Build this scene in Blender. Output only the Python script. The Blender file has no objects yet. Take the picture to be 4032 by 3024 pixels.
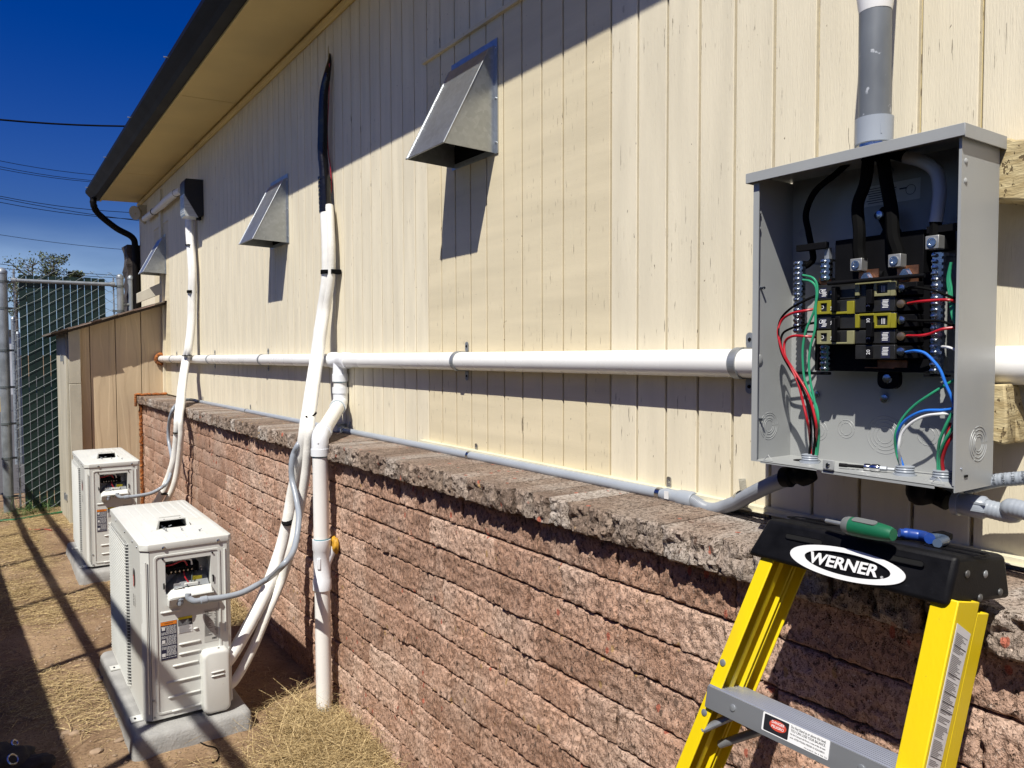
import bpy, bmesh, math, random
import numpy as np
from mathutils import Vector, Matrix, noise
S=bpy.context.scene
R=random.Random(7)
# ------------------------------------------------ camera (pinhole solved from the siding grid of the wall)
F=3020.0; PSI=math.atan(2070/F); PIT=math.atan(126/F); ROLL=.0033
CAM=np.array([-1.345,0.,1.43])
fw=np.array([math.sin(PSI)*math.cos(PIT),math.cos(PSI)*math.cos(PIT),-math.sin(PIT)])
_r=np.array([math.cos(PSI),-math.sin(PSI),0.]); _u=np.cross(_r,fw)
rt=_r*math.cos(ROLL)-_u*math.sin(ROLL); up=_u*math.cos(ROLL)+_r*math.sin(ROLL)
cam=bpy.data.cameras.new('camera'); co=bpy.data.objects.new('camera',cam); S.collection.objects.link(co)
cam.sensor_width=36; cam.lens=F*36/4032; cam.clip_start=.02; cam.clip_end=2000
m=Matrix([[rt[i],up[i],-fw[i],CAM[i]] for i in range(3)]+[[0,0,0,1]]); co.matrix_world=m; S.camera=co
# ------------------------------------------------ light
SUN=Vector((-1,-.596,1.61)).normalized()
sl=bpy.data.lights.new('sun','SUN'); sl.energy=5.0; sl.angle=math.radians(.5); sl.color=(1,.96,.88)
so=bpy.data.objects.new('sun',sl); S.collection.objects.link(so); so.rotation_euler=SUN.to_track_quat('Z','Y').to_euler()
S.world=bpy.data.worlds.new('World'); S.world.use_nodes=True
wn=S.world.node_tree; wn.nodes.clear()
def wN(t): return wn.nodes.new(t)
sky=wN('ShaderNodeTexSky'); sky.sky_type='NISHITA'; sky.sun_disc=False
sky.sun_elevation=math.asin(SUN.z); sky.sun_rotation=math.atan2(SUN.x,SUN.y); sky.altitude=500; sky.air_density=1.15; sky.dust_density=1.4; sky.ozone_density=8
bg=wN('ShaderNodeBackground'); bg.inputs[1].default_value=SKYSTR=.05
wo=wN('ShaderNodeOutputWorld')
tc=wN('ShaderNodeTexCoord'); sep=wN('ShaderNodeSeparateXYZ'); wn.links.new(tc.outputs['Generated'],sep.inputs[0])
mp=wN('ShaderNodeMapping'); mp.inputs['Scale'].default_value=(2.2,2.2,9); wn.links.new(tc.outputs['Generated'],mp.inputs[0])
cn=wN('ShaderNodeTexNoise'); cn.inputs['Scale'].default_value=1.6; cn.inputs['Detail'].default_value=7; wn.links.new(mp.outputs[0],cn.inputs[0])
cr=wN('ShaderNodeValToRGB'); cr.color_ramp.elements[0].position=.33; cr.color_ramp.elements[1].position=.62; wn.links.new(cn.outputs[0],cr.inputs[0])
zr=wN('ShaderNodeMapRange'); zr.inputs[1].default_value=.15; zr.inputs[2].default_value=.04; wn.links.new(sep.outputs[2],zr.inputs[0])
mu=wN('ShaderNodeMath'); mu.operation='MULTIPLY'; wn.links.new(cr.outputs[0],mu.inputs[0]); wn.links.new(zr.outputs[0],mu.inputs[1])
hs=wN('ShaderNodeHueSaturation'); hs.inputs['Saturation'].default_value=1.36; hs.inputs['Hue'].default_value=.529; hs.inputs['Value'].default_value=1.12; wn.links.new(sky.outputs[0],hs.inputs['Color'])
mx=wN('ShaderNodeMix'); mx.data_type='RGBA'; wn.links.new(mu.outputs[0],mx.inputs[0]); wn.links.new(hs.outputs[0],mx.inputs[6]); mx.inputs[7].default_value=(6.6,9.6,14.5,1)
wn.links.new(mx.outputs[2],bg.inputs[0]); wn.links.new(bg.outputs[0],wo.inputs[0])
S.view_settings.view_transform='Standard'; S.view_settings.look='None'; S.view_settings.exposure=.37; S.view_settings.gamma=1
# ------------------------------------------------ helpers: photo measurements on true planes
def ray(u,v): return rt*(u-2016)/F-up*(v-1512)/F+fw
def X(u,v,x): d=ray(u,v); return CAM+d*((x-CAM[0])/d[0])
def Yp(u,v,y): d=ray(u,v); return CAM+d*((y-CAM[1])/d[1])
def Zp(u,v,z): d=ray(u,v); return CAM+d*((z-CAM[2])/d[2])
def PL(u,v,P0,n): d=ray(u,v); return CAM+d*(((P0-CAM)@n)/(d@n))
A=np.array
def nrm(v): v=A(v,float); return v/np.linalg.norm(v)
# ------------------------------------------------ mesh builder
class MB:
    def __init__(s): s.v=[]; s.f=[]
    def add(s,v,f):
        o=len(s.v); s.v+= [tuple(map(float,p)) for p in v]; s.f+=[tuple(i+o for i in q) for q in f]; return s
    def box(s,a,b,c=0):
        x0,x1=sorted((a[0],b[0])); y0,y1=sorted((a[1],b[1])); z0,z1=sorted((a[2],b[2]))
        return s.add([(x,y,z) for z in (z0,z1) for y in (y0,y1) for x in (x0,x1)],[(0,2,3,1),(4,5,7,6),(0,1,5,4),(2,6,7,3),(0,4,6,2),(1,3,7,5)])
    def obox(s,c,ex,ey,ez,a,b,d):
        c,ex,ey,ez=A(c,float),nrm(ex)*a/2,nrm(ey)*b/2,nrm(ez)*d/2
        return s.add([c+i*ex+j*ey+k*ez for k in (-1,1) for j in (-1,1) for i in (-1,1)],[(0,2,3,1),(4,5,7,6),(0,1,5,4),(2,6,7,3),(0,4,6,2),(1,3,7,5)])
    def hexa(s,p): # 8 corners: bottom 4 (ring) then top 4 (ring)
        return s.add(p,[(3,2,1,0),(4,5,6,7),(0,1,5,4),(1,2,6,5),(2,3,7,6),(3,0,4,7)])
    def tube(s,pts,r,n=12,cap=True,sq=1.0):
        P=[A(p,float) for p in pts]; m=len(P); rr=r if hasattr(r,'__len__') else [r]*m
        T=[nrm(P[min(i+1,m-1)]-P[max(i-1,0)]) for i in range(m)]
        ref=A([0,0,1.]) if abs(T[0][2])<.9 else A([1.,0,0]); N=nrm(np.cross(T[0],ref)); V=[]
        for i in range(m):
            N=N-T[i]*(N@T[i]); N=nrm(N); B=np.cross(T[i],N)
            for k in range(n):
                a=2*math.pi*k/n; V.append(P[i]+rr[i]*(N*math.cos(a)+B*math.sin(a)*sq))
        f=[(i*n+k,i*n+(k+1)%n,(i+1)*n+(k+1)%n,(i+1)*n+k) for i in range(m-1) for k in range(n)]
        if cap: f+=[tuple(range(n-1,-1,-1)),tuple(range((m-1)*n,m*n))]
        return s.add(V,f)
    def cyl(s,a,b,r,n=16,r2=None): return s.tube([a,b],[r,r if r2 is None else r2],n)
    def _lathe(s,o,ax,prof,n=16):
        ax=nrm(ax)
        ref=A([0,0,1.]) if abs(ax[2])<.9 else A([1.,0,0]); N=nrm(np.cross(ax,ref)); B=np.cross(ax,N); V=[]
        for d,q in prof:
            for k in range(n):
                a=2*math.pi*k/n; V.append(A(o,float)+ax*d+q*(N*math.cos(a)+B*math.sin(a)))
        m=len(prof); f=[(i*n+k,i*n+(k+1)%n,(i+1)*n+(k+1)%n,(i+1)*n+k) for i in range(m-1) for k in range(n)]+[tuple(range(n-1,-1,-1)),tuple(range((m-1)*n,m*n))]
        return s.add(V,f)
    def prism(s,poly,o,ex,ey,t): # polygon in frame extruded by t along ex x ey
        o,ex,ey=A(o,float),A(ex,float),A(ey,float); ez=nrm(np.cross(ex,ey))*t; n=len(poly)
        V=[o+ex*p[0]+ey*p[1] for p in poly]; V+=[q+ez for q in V]
        return s.add(V,[tuple(range(n-1,-1,-1)),tuple(range(n,2*n))]+[(i,(i+1)%n,n+(i+1)%n,n+i) for i in range(n)])
    def ringp(s,out,inn,o,ex,ey,t): # plate with a hole, equal counts
        o,ex,ey=A(o,float),A(ex,float),A(ey,float); ez=nrm(np.cross(ex,ey))*t; n=len(out)
        V=[o+ex*p[0]+ey*p[1] for p in out]+[o+ex*p[0]+ey*p[1] for p in inn]; V+=[q+ez for q in V]
        f=[]
        for i in range(n):
            j=(i+1)%n; f+=[(2*n+i,2*n+j,3*n+j,3*n+i),(j,i,n+i,n+j),(i,j,2*n+j,2*n+i),(n+j,n+i,3*n+i,3*n+j)]
        return s.add(V,f)
    def ring(s,c,ax,r,t=.0008,n=40,a0=0,a1=2*math.pi,k=5):
        ax=nrm(ax); ref=A([0,0,1.]) if abs(ax[2])<.9 else A([0.,1,0]); N=nrm(np.cross(ax,ref)); B=np.cross(ax,N)
        return s.tube([A(c,float)+r*(N*math.cos(a0+(a1-a0)*i/n)+B*math.sin(a0+(a1-a0)*i/n)) for i in range(n+1)],t,k)
    def build(s,name,mat,parent=None,smooth=False,bevel=0,loc=None,seg=2):
        root=parent
        while root is not None and root.parent: root=root.parent
        o=A(root.location) if root is not None else A(loc if loc is not None else s.base())
        me=bpy.data.meshes.new(name); v=A(s.v)-o
        me.from_pydata(v.tolist(),[],s.f); me.update()
        me.materials.append(mat); ob=bpy.data.objects.new(name,me); S.collection.objects.link(ob)
        if parent is not None: ob.parent=parent
        else: ob.location=o
        if smooth: fin(ob,smooth if isinstance(smooth,(int,float)) and not isinstance(smooth,bool) else 40)
        if bevel:
            b=ob.modifiers.new('b','BEVEL'); b.width=bevel; b.segments=seg; b.limit_method='ANGLE'; b.angle_limit=math.radians(35); b.harden_normals=False
            if not smooth: fin(ob,45)
        return ob
    def base(s): v=A(s.v); return [(v[:,0].min()+v[:,0].max())/2,(v[:,1].min()+v[:,1].max())/2,v[:,2].min()]
def fin(ob,deg):
    me=ob.data; me.polygons.foreach_set('use_smooth',[True]*len(me.polygons))
    me.set_sharp_from_angle(angle=math.radians(deg))
def thing(name,label,cat,loc,group=None):
    o=bpy.data.objects.new(name,None); S.collection.objects.link(o); o.location=loc; o.empty_display_size=.1
    return tag(o,label,cat,group)
def tag(o,label,cat,group=None,kind=None):
    if label: o['label']=label
    if cat: o['category']=cat
    if group: o['group']=group
    if kind: o['kind']=kind
    return o
def struct(o): o['kind']='structure'; return o
def part(name,me,loc,parent,mod=None):
    o=bpy.data.objects.new(name,me); S.collection.objects.link(o); o.parent=parent; o.location=loc; return o
def mesh(name,v,f,mat):
    me=bpy.data.meshes.new(name); me.from_pydata(v,[],f); me.update(); me.materials.append(mat); return me
def cat_rom(P,n=8):
    P=[A(p,float) for p in P]; P=[2*P[0]-P[1]]+P+[2*P[-1]-P[-2]]; out=[]
    for i in range(1,len(P)-2):
        for k in range(n):
            t=k/n; out.append(.5*((2*P[i])+(-P[i-1]+P[i+1])*t+(2*P[i-1]-5*P[i]+4*P[i+1]-P[i+2])*t*t+(-P[i-1]+3*P[i]-3*P[i+1]+P[i+2])*t**3))
    out.append(P[-2]); return out
def rrect(w,h,r,n=4,cx=0,cy=0):
    o=[]
    for sx,sy,a in ((1,1,0),(-1,1,90),(-1,-1,180),(1,-1,270)):
        for k in range(n+1):
            t=math.radians(a+90*k/n); o.append((cx+sx*(w/2-r)+r*math.cos(t),cy+sy*(h/2-r)+r*math.sin(t)))
    return o
def ell(a,b,n=40,cx=0,cy=0): return [(cx+a*math.cos(2*math.pi*i/n),cy+b*math.sin(2*math.pi*i/n)) for i in range(n)]
def text(body,o,ex,ey,h,mat,parent,name='lettering',ext=.0003,bold=0.0,align='CENTER',shear=0,width=None):
    c=bpy.data.curves.new('t','FONT'); c.body=body; c.size=1; c.extrude=.001; c.offset=bold; c.align_x=align; c.align_y='CENTER'; c.shear=shear; c.resolution_u=3
    t=bpy.data.objects.new('t',c); S.collection.objects.link(t); dg=bpy.context.evaluated_depsgraph_get(); dg.update()
    me=bpy.data.meshes.new_from_object(t.evaluated_get(dg)); bpy.data.objects.remove(t)
    v=np.empty(len(me.vertices)*3); me.vertices.foreach_get('co',v); v=v.reshape(-1,3)
    wx=1.
    if width is not None and len(v): wx=width/((v[:,0].max()-v[:,0].min())*h)
    ex,ey=nrm(ex),nrm(ey); ez=np.cross(ex,ey)
    root=parent
    while root.parent: root=root.parent
    W=A(o,float)+np.outer(v[:,0]*h*wx,ex)+np.outer(v[:,1]*h,ey)+np.outer((v[:,2]+.001)/.002*ext,ez)-A(root.location)
    me.vertices.foreach_set('co',W.reshape(-1)); me.update(); me.materials.clear(); me.materials.append(mat)
    ob=bpy.data.objects.new(name,me); S.collection.objects.link(ob); ob.parent=parent; return ob
# ------------------------------------------------ materials
def M(name,col,rough=.6,metal=0,var=.06,vscale=8,bump=0,bscale=60,col2=None,spec=.5,detail=4,stretch=(1,1,1),pos=True):
    mt=bpy.data.materials.new(name); mt.use_nodes=True; nt=mt.node_tree; b=nt.nodes['Principled BSDF']
    b.inputs['Roughness'].default_value=rough; b.inputs['Metallic'].default_value=metal; b.inputs['Specular IOR Level'].default_value=spec
    n=nt.nodes.new; L=nt.links.new
    if pos: g=n('ShaderNodeNewGeometry'); src=g.outputs['Position']
    else: g=n('ShaderNodeTexCoord'); src=g.outputs['Object']
    mp=n('ShaderNodeMapping'); mp.inputs['Scale'].default_value=stretch; L(src,mp.inputs[0])
    no=n('ShaderNodeTexNoise'); no.inputs['Scale'].default_value=vscale; no.inputs['Detail'].default_value=detail; L(mp.outputs[0],no.inputs[0])
    cr=n('ShaderNodeValToRGB'); c2=col2 or tuple(c*(1-var*2.5) for c in col)
    cr.color_ramp.elements[0].position=.35; cr.color_ramp.elements[0].color=(*c2,1); cr.color_ramp.elements[1].position=.65; cr.color_ramp.elements[1].color=(*col,1)
    L(no.outputs[0],cr.inputs[0]); L(cr.outputs[0],b.inputs['Base Color'])
    if rough and metal<1:
        rr=n('ShaderNodeMapRange'); rr.inputs[3].default_value=max(rough-.08,.02); rr.inputs[4].default_value=min(rough+.08,1); L(no.outputs[0],rr.inputs[0]); L(rr.outputs[0],b.inputs['Roughness'])
    if bump:
        nb=n('ShaderNodeTexNoise'); nb.inputs['Scale'].default_value=bscale; nb.inputs['Detail'].default_value=5; L(mp.outputs[0],nb.inputs[0])
        bp=n('ShaderNodeBump'); bp.inputs['Strength'].default_value=1; bp.inputs['Distance'].default_value=bump; L(nb.outputs[0],bp.inputs['Height']); L(bp.outputs[0],b.inputs['Normal'])
    mt['cr']=0
    return mt
def nodes(mt): nt=mt.node_tree; return nt,nt.nodes.new,nt.links.new,nt.nodes['Principled BSDF']
def over(mt,fac,col,bumpd=0):
    """mix a colour over the base colour by socket fac (also bump down)"""
    nt,n,L,b=nodes(mt); old=b.inputs['Base Color'].links[0].from_socket
    mx=n('ShaderNodeMix'); mx.data_type='RGBA'; L(fac,mx.inputs[0]); L(old,mx.inputs[6])
    if isinstance(col,tuple): mx.inputs[7].default_value=(*col,1)
    else: L(col,mx.inputs[7])
    L(mx.outputs[2],b.inputs['Base Color'])
    if bumpd:
        bp=n('ShaderNodeBump'); bp.inputs['Distance'].default_value=bumpd; bp.invert=True; L(fac,bp.inputs['Height'])
        if b.inputs['Normal'].links: L(b.inputs['Normal'].links[0].from_socket,bp.inputs['Normal'])
        L(bp.outputs[0],b.inputs['Normal'])
def ramp(mt,sock,p0,p1,inv=False):
    nt,n,L,b=nodes(mt); r=n('ShaderNodeMapRange'); r.inputs[1].default_value=p0; r.inputs[2].default_value=p1
    if inv: r.inputs[3].default_value=1; r.inputs[4].default_value=0
    L(sock,r.inputs[0]); return r.outputs[0]
def tex(mt,kind,scale,stretch=(1,1,1),out=0,rot=(0,0,0),**k):
    nt,n,L,b=nodes(mt); g=n('ShaderNodeNewGeometry'); mp=n('ShaderNodeMapping'); mp.inputs['Scale'].default_value=stretch; mp.inputs['Rotation'].default_value=rot; L(g.outputs['Position'],mp.inputs[0])
    t=n('ShaderNodeTex'+kind); t.inputs['Scale'].default_value=scale; L(mp.outputs[0],t.inputs[0])
    for a,v in k.items():
        if a in ('feature','distance'): setattr(t,a,v)
        else: t.inputs[a.replace('_',' ')].default_value=v
    return t.outputs[out]
def mul(mt,a,b_):
    nt,n,L,b=nodes(mt); m=n('ShaderNodeMath'); m.operation='MULTIPLY'; L(a,m.inputs[0])
    if isinstance(b_,float): m.inputs[1].default_value=b_
    else: L(b_,m.inputs[1])
    return m.outputs[0]
# painted siding, cracked
def siding(name,col,horiz=False):
    s=M(name,col,.75,var=.05,vscale=3,bump=.0006 if not horiz else .0004,bscale=90 if not horiz else 70,stretch=(1,6,.7) if not horiz else (1,.5,6),spec=.25)
    # broken, peeling slits along the grain, thicker towards the near end and the foot of the wall
    n1=tex(s,'Noise',40,(1,4.5,.28),Detail=4,Roughness=.65); a=ramp(s,n1,.655,.69)
    n2=tex(s,'Noise',1.3,(1,1,.9),Detail=2); c=ramp(s,n2,.40,.52)
    over(s,mul(s,a,c),(.20,.16,.11),.0015)
    n3=tex(s,'Noise',60,(1,1.6,.8),Detail=2); over(s,ramp(s,n3,.75,.765),(.12,.09,.06))
    n5=tex(s,'Noise',120,(1,3,.12),Detail=3); nt,n,L,b=nodes(s); bp=n('ShaderNodeBump'); bp.inputs['Distance'].default_value=.0006; L(n5,bp.inputs['Height']); L(b.inputs['Normal'].links[0].from_socket,bp.inputs['Normal']); L(bp.outputs[0],b.inputs['Normal'])
    n4=tex(s,'Noise',1.1,(1,1,.4),Detail=3); over(s,mul(s,ramp(s,n4,.5,.75),.12),tuple(c*.82 for c in col))
    return s
m_side=siding('cream_siding_paint',(.72,.65,.49))
m_patch=siding('tan_siding_paint',(.67,.585,.405),True)
m_groove=M('yellowed_groove_paint',(.58,.49,.27),.8,vscale=20,bump=.001,bscale=120,stretch=(1,1,.3))
g1=tex(m_groove,'Noise',45,(1,4,.6),Detail=3); over(m_groove,ramp(m_groove,g1,.55,.6),(.13,.09,.05))
m_soff=M('soffit_paint',(.66,.50,.20),.7,var=.05,vscale=2,bump=.0004,bscale=40)
m_gut=M('dark_brown_gutter',(.006,.005,.0045),.5,var=.1,vscale=5,spec=.12)
m_roof=M('dark_roof',(.05,.045,.04),.9,bump=.003,bscale=60)
m_galv=M('galvanised_sheet',(.48,.51,.53),.36,.85,var=.03,vscale=12,bump=.0002,bscale=30)
v=tex(m_galv,'Voronoi',75,(1,1,1),out=1); 
nt,n,L,b=nodes(m_galv); bw=n('ShaderNodeRGBToBW'); L(v,bw.inputs[0]); over(m_galv,mul(m_galv,bw.outputs[0],.5),(.28,.30,.31))
m_pvc=M('white_pvc',(.80,.79,.76),.28,var=.02,vscale=6,spec=.5)
m_fit=M('white_pvc_fitting',(.74,.76,.79),.3,var=.02,vscale=6)
m_glue=M('blue_primer',(.05,.22,.27),.5)
m_hose=M('white_insulation',(.80,.79,.745),.5,var=.03,vscale=14,bump=.0006,bscale=160)
m_hose2=M('cream_insulation',(.77,.75,.69),.55,var=.04,vscale=14,bump=.001,bscale=120)
m_blk=M('black_plastic',(.005,.005,.006),.6,var=.1,vscale=20,spec=.1)
m_tape=M('black_tape',(.007,.007,.008),.18,var=.1,vscale=30,bump=.0012,bscale=40,stretch=(1,1,2.5))
m_flange=M('black_cord',(.005,.005,.005),.8,spec=.06)
m_cond=M('grey_conduit',(.30,.33,.37),.33,var=.03,vscale=10)
m_flex=M('grey_flex',(.25,.27,.30),.42,var=.06,vscale=25)
m_zinc=M('zinc_plate',(.62,.65,.68),.25,1.0,var=.15,vscale=90)
m_steel=M('dull_steel',(.33,.35,.37),.45,.55,var=.1,vscale=40)
m_ebox=M('grey_enamel',(.32,.33,.325),.38,var=.02,vscale=12,spec=.45,bump=.00008,bscale=300)
m_foam=M('orange_foam',(.42,.13,.02),.7,var=.3,vscale=40,bump=.004,bscale=60)
m_foamy=M('yellow_foam',(.62,.33,.02),.65,var=.2,vscale=40,bump=.003,bscale=50)
m_wood=M('pale_lumber',(.52,.43,.24),.8,var=.12,vscale=30,bump=.0014,bscale=110,stretch=(1,1,4),col2=(.33,.25,.12))
w3=tex(m_wood,'Noise',150,(1,1,.6),Detail=2); over(m_wood,ramp(m_wood,w3,.64,.68),(.13,.09,.04),.001)
m_shed=M('shed_tan_panel',(.58,.45,.29),.75,var=.06,vscale=4,bump=.0012,bscale=26,stretch=(1,1,.35))
w1=tex(m_shed,'Wave',3.2,(1,1,.16),Distortion=9,Detail=3,Detail_Scale=1.4); 
nt,n,L,b=nodes(m_shed); bp=n('ShaderNodeBump'); bp.inputs['Distance'].default_value=.0016; L(mul(m_shed,ramp(m_shed,w1,.35,.75),1.),bp.inputs['Height']); L(b.inputs['Normal'].links[0].from_socket,bp.inputs['Normal']); L(bp.outputs[0],b.inputs['Normal'])
m_shedp=M('shed_trim_paint',(.50,.46,.36),.75,var=.08,vscale=6,bump=.0008,bscale=60,stretch=(1,1,.4))
m_ac=M('ac_enamel',(.63,.635,.60),.36,var=.015,vscale=4,spec=.45)
a1=tex(m_ac,'Noise',3.5,Detail=8,Roughness=.7); over(m_ac,mul(m_ac,ramp(m_ac,a1,.55,.72),.30),(.50,.44,.34))
a1=tex(m_ac,'Noise',55,Detail=3); over(m_ac,mul(m_ac,ramp(m_ac,a1,.70,.75),.4),(.35,.31,.25))
m_acd=M('ac_inner_steel',(.27,.28,.29),.4,.4,var=.06,vscale=14)
m_pad=M('pad_concrete',(.34,.335,.32),.85,var=.08,vscale=14,bump=.0025,bscale=110)
m_red=M('red_wire',(.42,.010,.018),.4); m_grn=M('green_wire',(.03,.30,.15),.4); m_blu=M('blue_wire',(.02,.16,.62),.35); m_wht=M('white_wire',(.72,.72,.72),.4)
m_print=M('black_print',(.012,.012,.016),.6); m_label=M('label_paper',(.70,.70,.69),.5,var=.02); m_orange=M('orange_print',(.75,.22,.02),.5); m_yelp=M('yellow_print',(.78,.66,.02),.5); m_redp=M('red_print',(.60,.07,.04),.5)
m_navy=M('navy_print',(.018,.02,.05),.5)
m_cop=M('copper',(.55,.24,.12),.35,.9,var=.15,vscale=60)
m_clip=M('yellow_clip',(.27,.245,.02),.3,var=.05); m_clip2=M('dull_yellow_clip',(.26,.25,.13),.3,var=.05)
m_lad=M('yellow_fibreglass',(.80,.60,.006),.42,var=.04,vscale=9,bump=.0003,bscale=260,stretch=(1,1,.25))
l1_=tex(m_lad,'Noise',90,(1,1,.5),Detail=4,Roughness=.7); over(m_lad,mul(m_lad,ramp(m_lad,l1_,.66,.72),.6),(.33,.25,.05))
l1_=tex(m_lad,'Noise',7,(1,1,.6),Detail=6); over(m_lad,mul(m_lad,ramp(m_lad,l1_,.56,.70),.25),(.52,.38,.03))
m_cap=M('black_moulded_plastic',(.006,.006,.0075),.5,var=.2,vscale=40,bump=.0002,bscale=400,spec=.16)
k1_=tex(m_cap,'Noise',70,(1,1,2),Detail=5,Roughness=.8); over(m_cap,mul(m_cap,ramp(m_cap,k1_,.64,.72),.3),(.06,.06,.065))
m_alu=M('aluminium',(.52,.54,.57),.38,.75,var=.05,vscale=20,stretch=(1,.2,1))
m_whp=M('white_paint_print',(.78,.78,.78),.4,var=.02)
m_gth=M('green_rubber',(.006,.11,.05),.45,var=.06,bump=.0003,bscale=200); m_gyr=M('grey_rubber',(.13,.14,.14),.5); m_bth=M('blue_rubber',(.012,.05,.26),.35)
m_slat=M('dark_green_slat',(.005,.024,.019),.5,var=.1,vscale=6); m_chain=M('galvanised_wire',(.13,.15,.155),.5,.2); m_post=M('galvanised_post',(.34,.37,.39),.45,.5,var=.1,vscale=15)
m_dirt=M('dirt',(.30,.205,.125),.95,var=.1,vscale=3.0,bump=.006,bscale=45,col2=(.18,.115,.068),spec=.15,detail=8)
d3=tex(m_dirt,'Noise',110,Detail=4); over(m_dirt,mul(m_dirt,ramp(m_dirt,d3,.56,.64),.55),(.10,.065,.04),.002)
d2=tex(m_dirt,'Noise',26,Detail=6); over(m_dirt,mul(m_dirt,ramp(m_dirt,d2,.52,.7),.4),(.36,.255,.16))
m_asph=M('asphalt',(.085,.08,.078),.9,bump=.002,bscale=200)
m_straw=M('dry_straw',(.60,.46,.23),.65,var=.2,vscale=110,col2=(.19,.12,.045),detail=2); m_green=M('green_blades',(.06,.12,.02),.6)
m_glass=M('frosted_lens',(.55,.58,.58),.2,var=.1,vscale=10,stretch=(1,1,14))
m_box=M('wall_light_box',(.010,.010,.014),.45)
m_leaf=M('leaf',(.13,.16,.055),.6,var=.3,vscale=4); m_bark=M('bark',(.10,.075,.055),.9,bump=.004,bscale=20)
m_white=M('white_wall',(.6,.6,.6),.7); m_pebble=M('pebble',(.34,.24,.16),.9,var=.15,vscale=30)
# split-face concrete
def stone(name,base,alt,grey,gf=1.):
    s=M(name,base,.93,vscale=9,col2=alt,bump=.0030,bscale=260,spec=.15,detail=6)
    nt,n,L,b=nodes(s); oi=n('ShaderNodeObjectInfo')
    gm=n('ShaderNodeMath'); gm.operation='MULTIPLY_ADD'; L(tex(s,'Noise',4.5,Detail=5),gm.inputs[0]); gm.inputs[1].default_value=1.5
    rr=n('ShaderNodeMath'); rr.operation='MULTIPLY_ADD'; L(oi.outputs['Random'],rr.inputs[0]); rr.inputs[1].default_value=.45; rr.inputs[2].default_value=-.62; L(rr.outputs[0],gm.inputs[2])
    over(s,mul(s,ramp(s,gm.outputs[0],.25,.7),gf),grey)
    # coarse grain: light and dark sand, voids between the grains, larger aggregate
    for sc,lo,hi,f,c,bd in ((95,.54,.60,.6,tuple(q*.42 for q in base),.0018),(170,.56,.61,.7,tuple(q*.25 for q in base),.0015),(210,.61,.66,.6,(.66,.54,.45),0),(60,.63,.66,.85,(.07,.045,.03),.004)):
        a=tex(s,'Noise',sc,(1,1,.7),Detail=3,Roughness=.7); over(s,mul(s,ramp(s,a,lo,hi),f),c,bd)
    vv=tex(s,'Voronoi',50,(1,1,.6),out=0,Randomness=1.0); n5=tex(s,'Voronoi',50,(1,1,.6),out=1,Randomness=1.0)
    h2=n('ShaderNodeHueSaturation'); mr=n('ShaderNodeMapRange'); mr.inputs[3].default_value=.72; mr.inputs[4].default_value=1.15; L(oi.outputs['Random'],mr.inputs[0]); L(mr.outputs[0],h2.inputs['Value']); L(b.inputs['Base Color'].links[0].from_socket,h2.inputs['Color']); L(h2.outputs[0],b.inputs['Base Color'])
    bw=n('ShaderNodeSeparateColor'); L(n5,bw.inputs[0]); edge=ramp(s,vv,.26,.32,True)
    over(s,mul(s,edge,ramp(s,bw.outputs[0],.955,.96)),(.40,.13,.085)); over(s,mul(s,edge,ramp(s,bw.outputs[1],.93,.94)),(.15,.10,.075)); over(s,mul(s,edge,ramp(s,bw.outputs[2],.96,.965)),(.42,.27,.13))
    return s
m_block=stone('split_face_block',(.54,.335,.24),(.42,.25,.17),(.46,.375,.305),.5)
m_capst=stone('weathered_cap_stone',(.36,.27,.205),(.235,.17,.13),(.35,.31,.27))
# ================================================ GROUND
def gz(x,y):
    far=-.095*min(max((y-6.9)/1.7,0),1)
    near=1.0 if (x<.3 and y<9.5 and x>-4) else 0.
    nz=noise.noise(Vector((x*2.1,y*2.1,0)))*.012+noise.noise(Vector((x*9,y*9,3)))*.006+noise.noise(Vector((x*27,y*27,5)))*.0035
    return far+near*nz
xs=[-400,-150,-60,-25,-12,-7,-4.5]+list(np.arange(-3.2,.25,.022))+[1,4,10,30,90,250,400]
ys=[-60,-20,-8,-3,-1,.5]+list(np.arange(1.6,9.2,.026))+[9.6,10.4,12,16,25,50,120,300,800]
nx,ny=len(xs),len(ys); V=[(x,y,gz(x,y)) for y in ys for x in xs]
Fq=[(j*nx+i,j*nx+i+1,(j+1)*nx+i+1,(j+1)*nx+i) for j in range(ny-1) for i in range(nx-1)]
mb=MB(); mb.v=V; mb.f=Fq; g=mb.build('ground',m_dirt,loc=(0,0,0),smooth=True); struct(g)
mb=MB(); mb.box((-60,9.9,-.13),(60,60,-.088)); struct(mb.build('road',m_asph,loc=(0,30,-.13)))
mb=MB(); mb.box((-60,-40,-.05),(-2.95,9.85,.004)); struct(mb.build('added_dark_pavement',m_asph,loc=(-30,-15,-.05)))  # unseen dark surface past the privacy fence, added to cut bounce light
# ================================================ BUILDING
bd=thing('building','long cream building with vertical grooved board siding, wide eave and dark gutter','building',(0,4,0))
def bz(o): return A(o,float)-A(bd.location)
mb=MB(); mb.box((.011,-3,-.1),(7,8.78,2.98)); mb.build('sheathing',m_groove,bd)
SP=.0995; Y0=2.503; G=.0034
def board_mesh(name,mat,z0,z1,w=SP):
    a=w/2-G; c=.0015
    p=[(.012,-a),(c,-a),(0,-a+c),(0,a-c),(c,a),(.012,a)]
    v=[(x,y,z0) for x,y in p]+[(x,y,z1) for x,y in p]; n=6
    return mesh(name,v,[tuple(range(n)),tuple(range(2*n-1,n-1,-1))]+[(i,n+i,n+(i+1)%n,(i+1)%n) for i in range(n)],mat)
zb,zt=1.062,2.965
bm_plain=board_mesh('siding_board',m_side,zb,zt); bm_patch=board_mesh('siding_board',m_patch,zb,2.475); bm_over=board_mesh('siding_board',m_side,2.487,zt)
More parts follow.
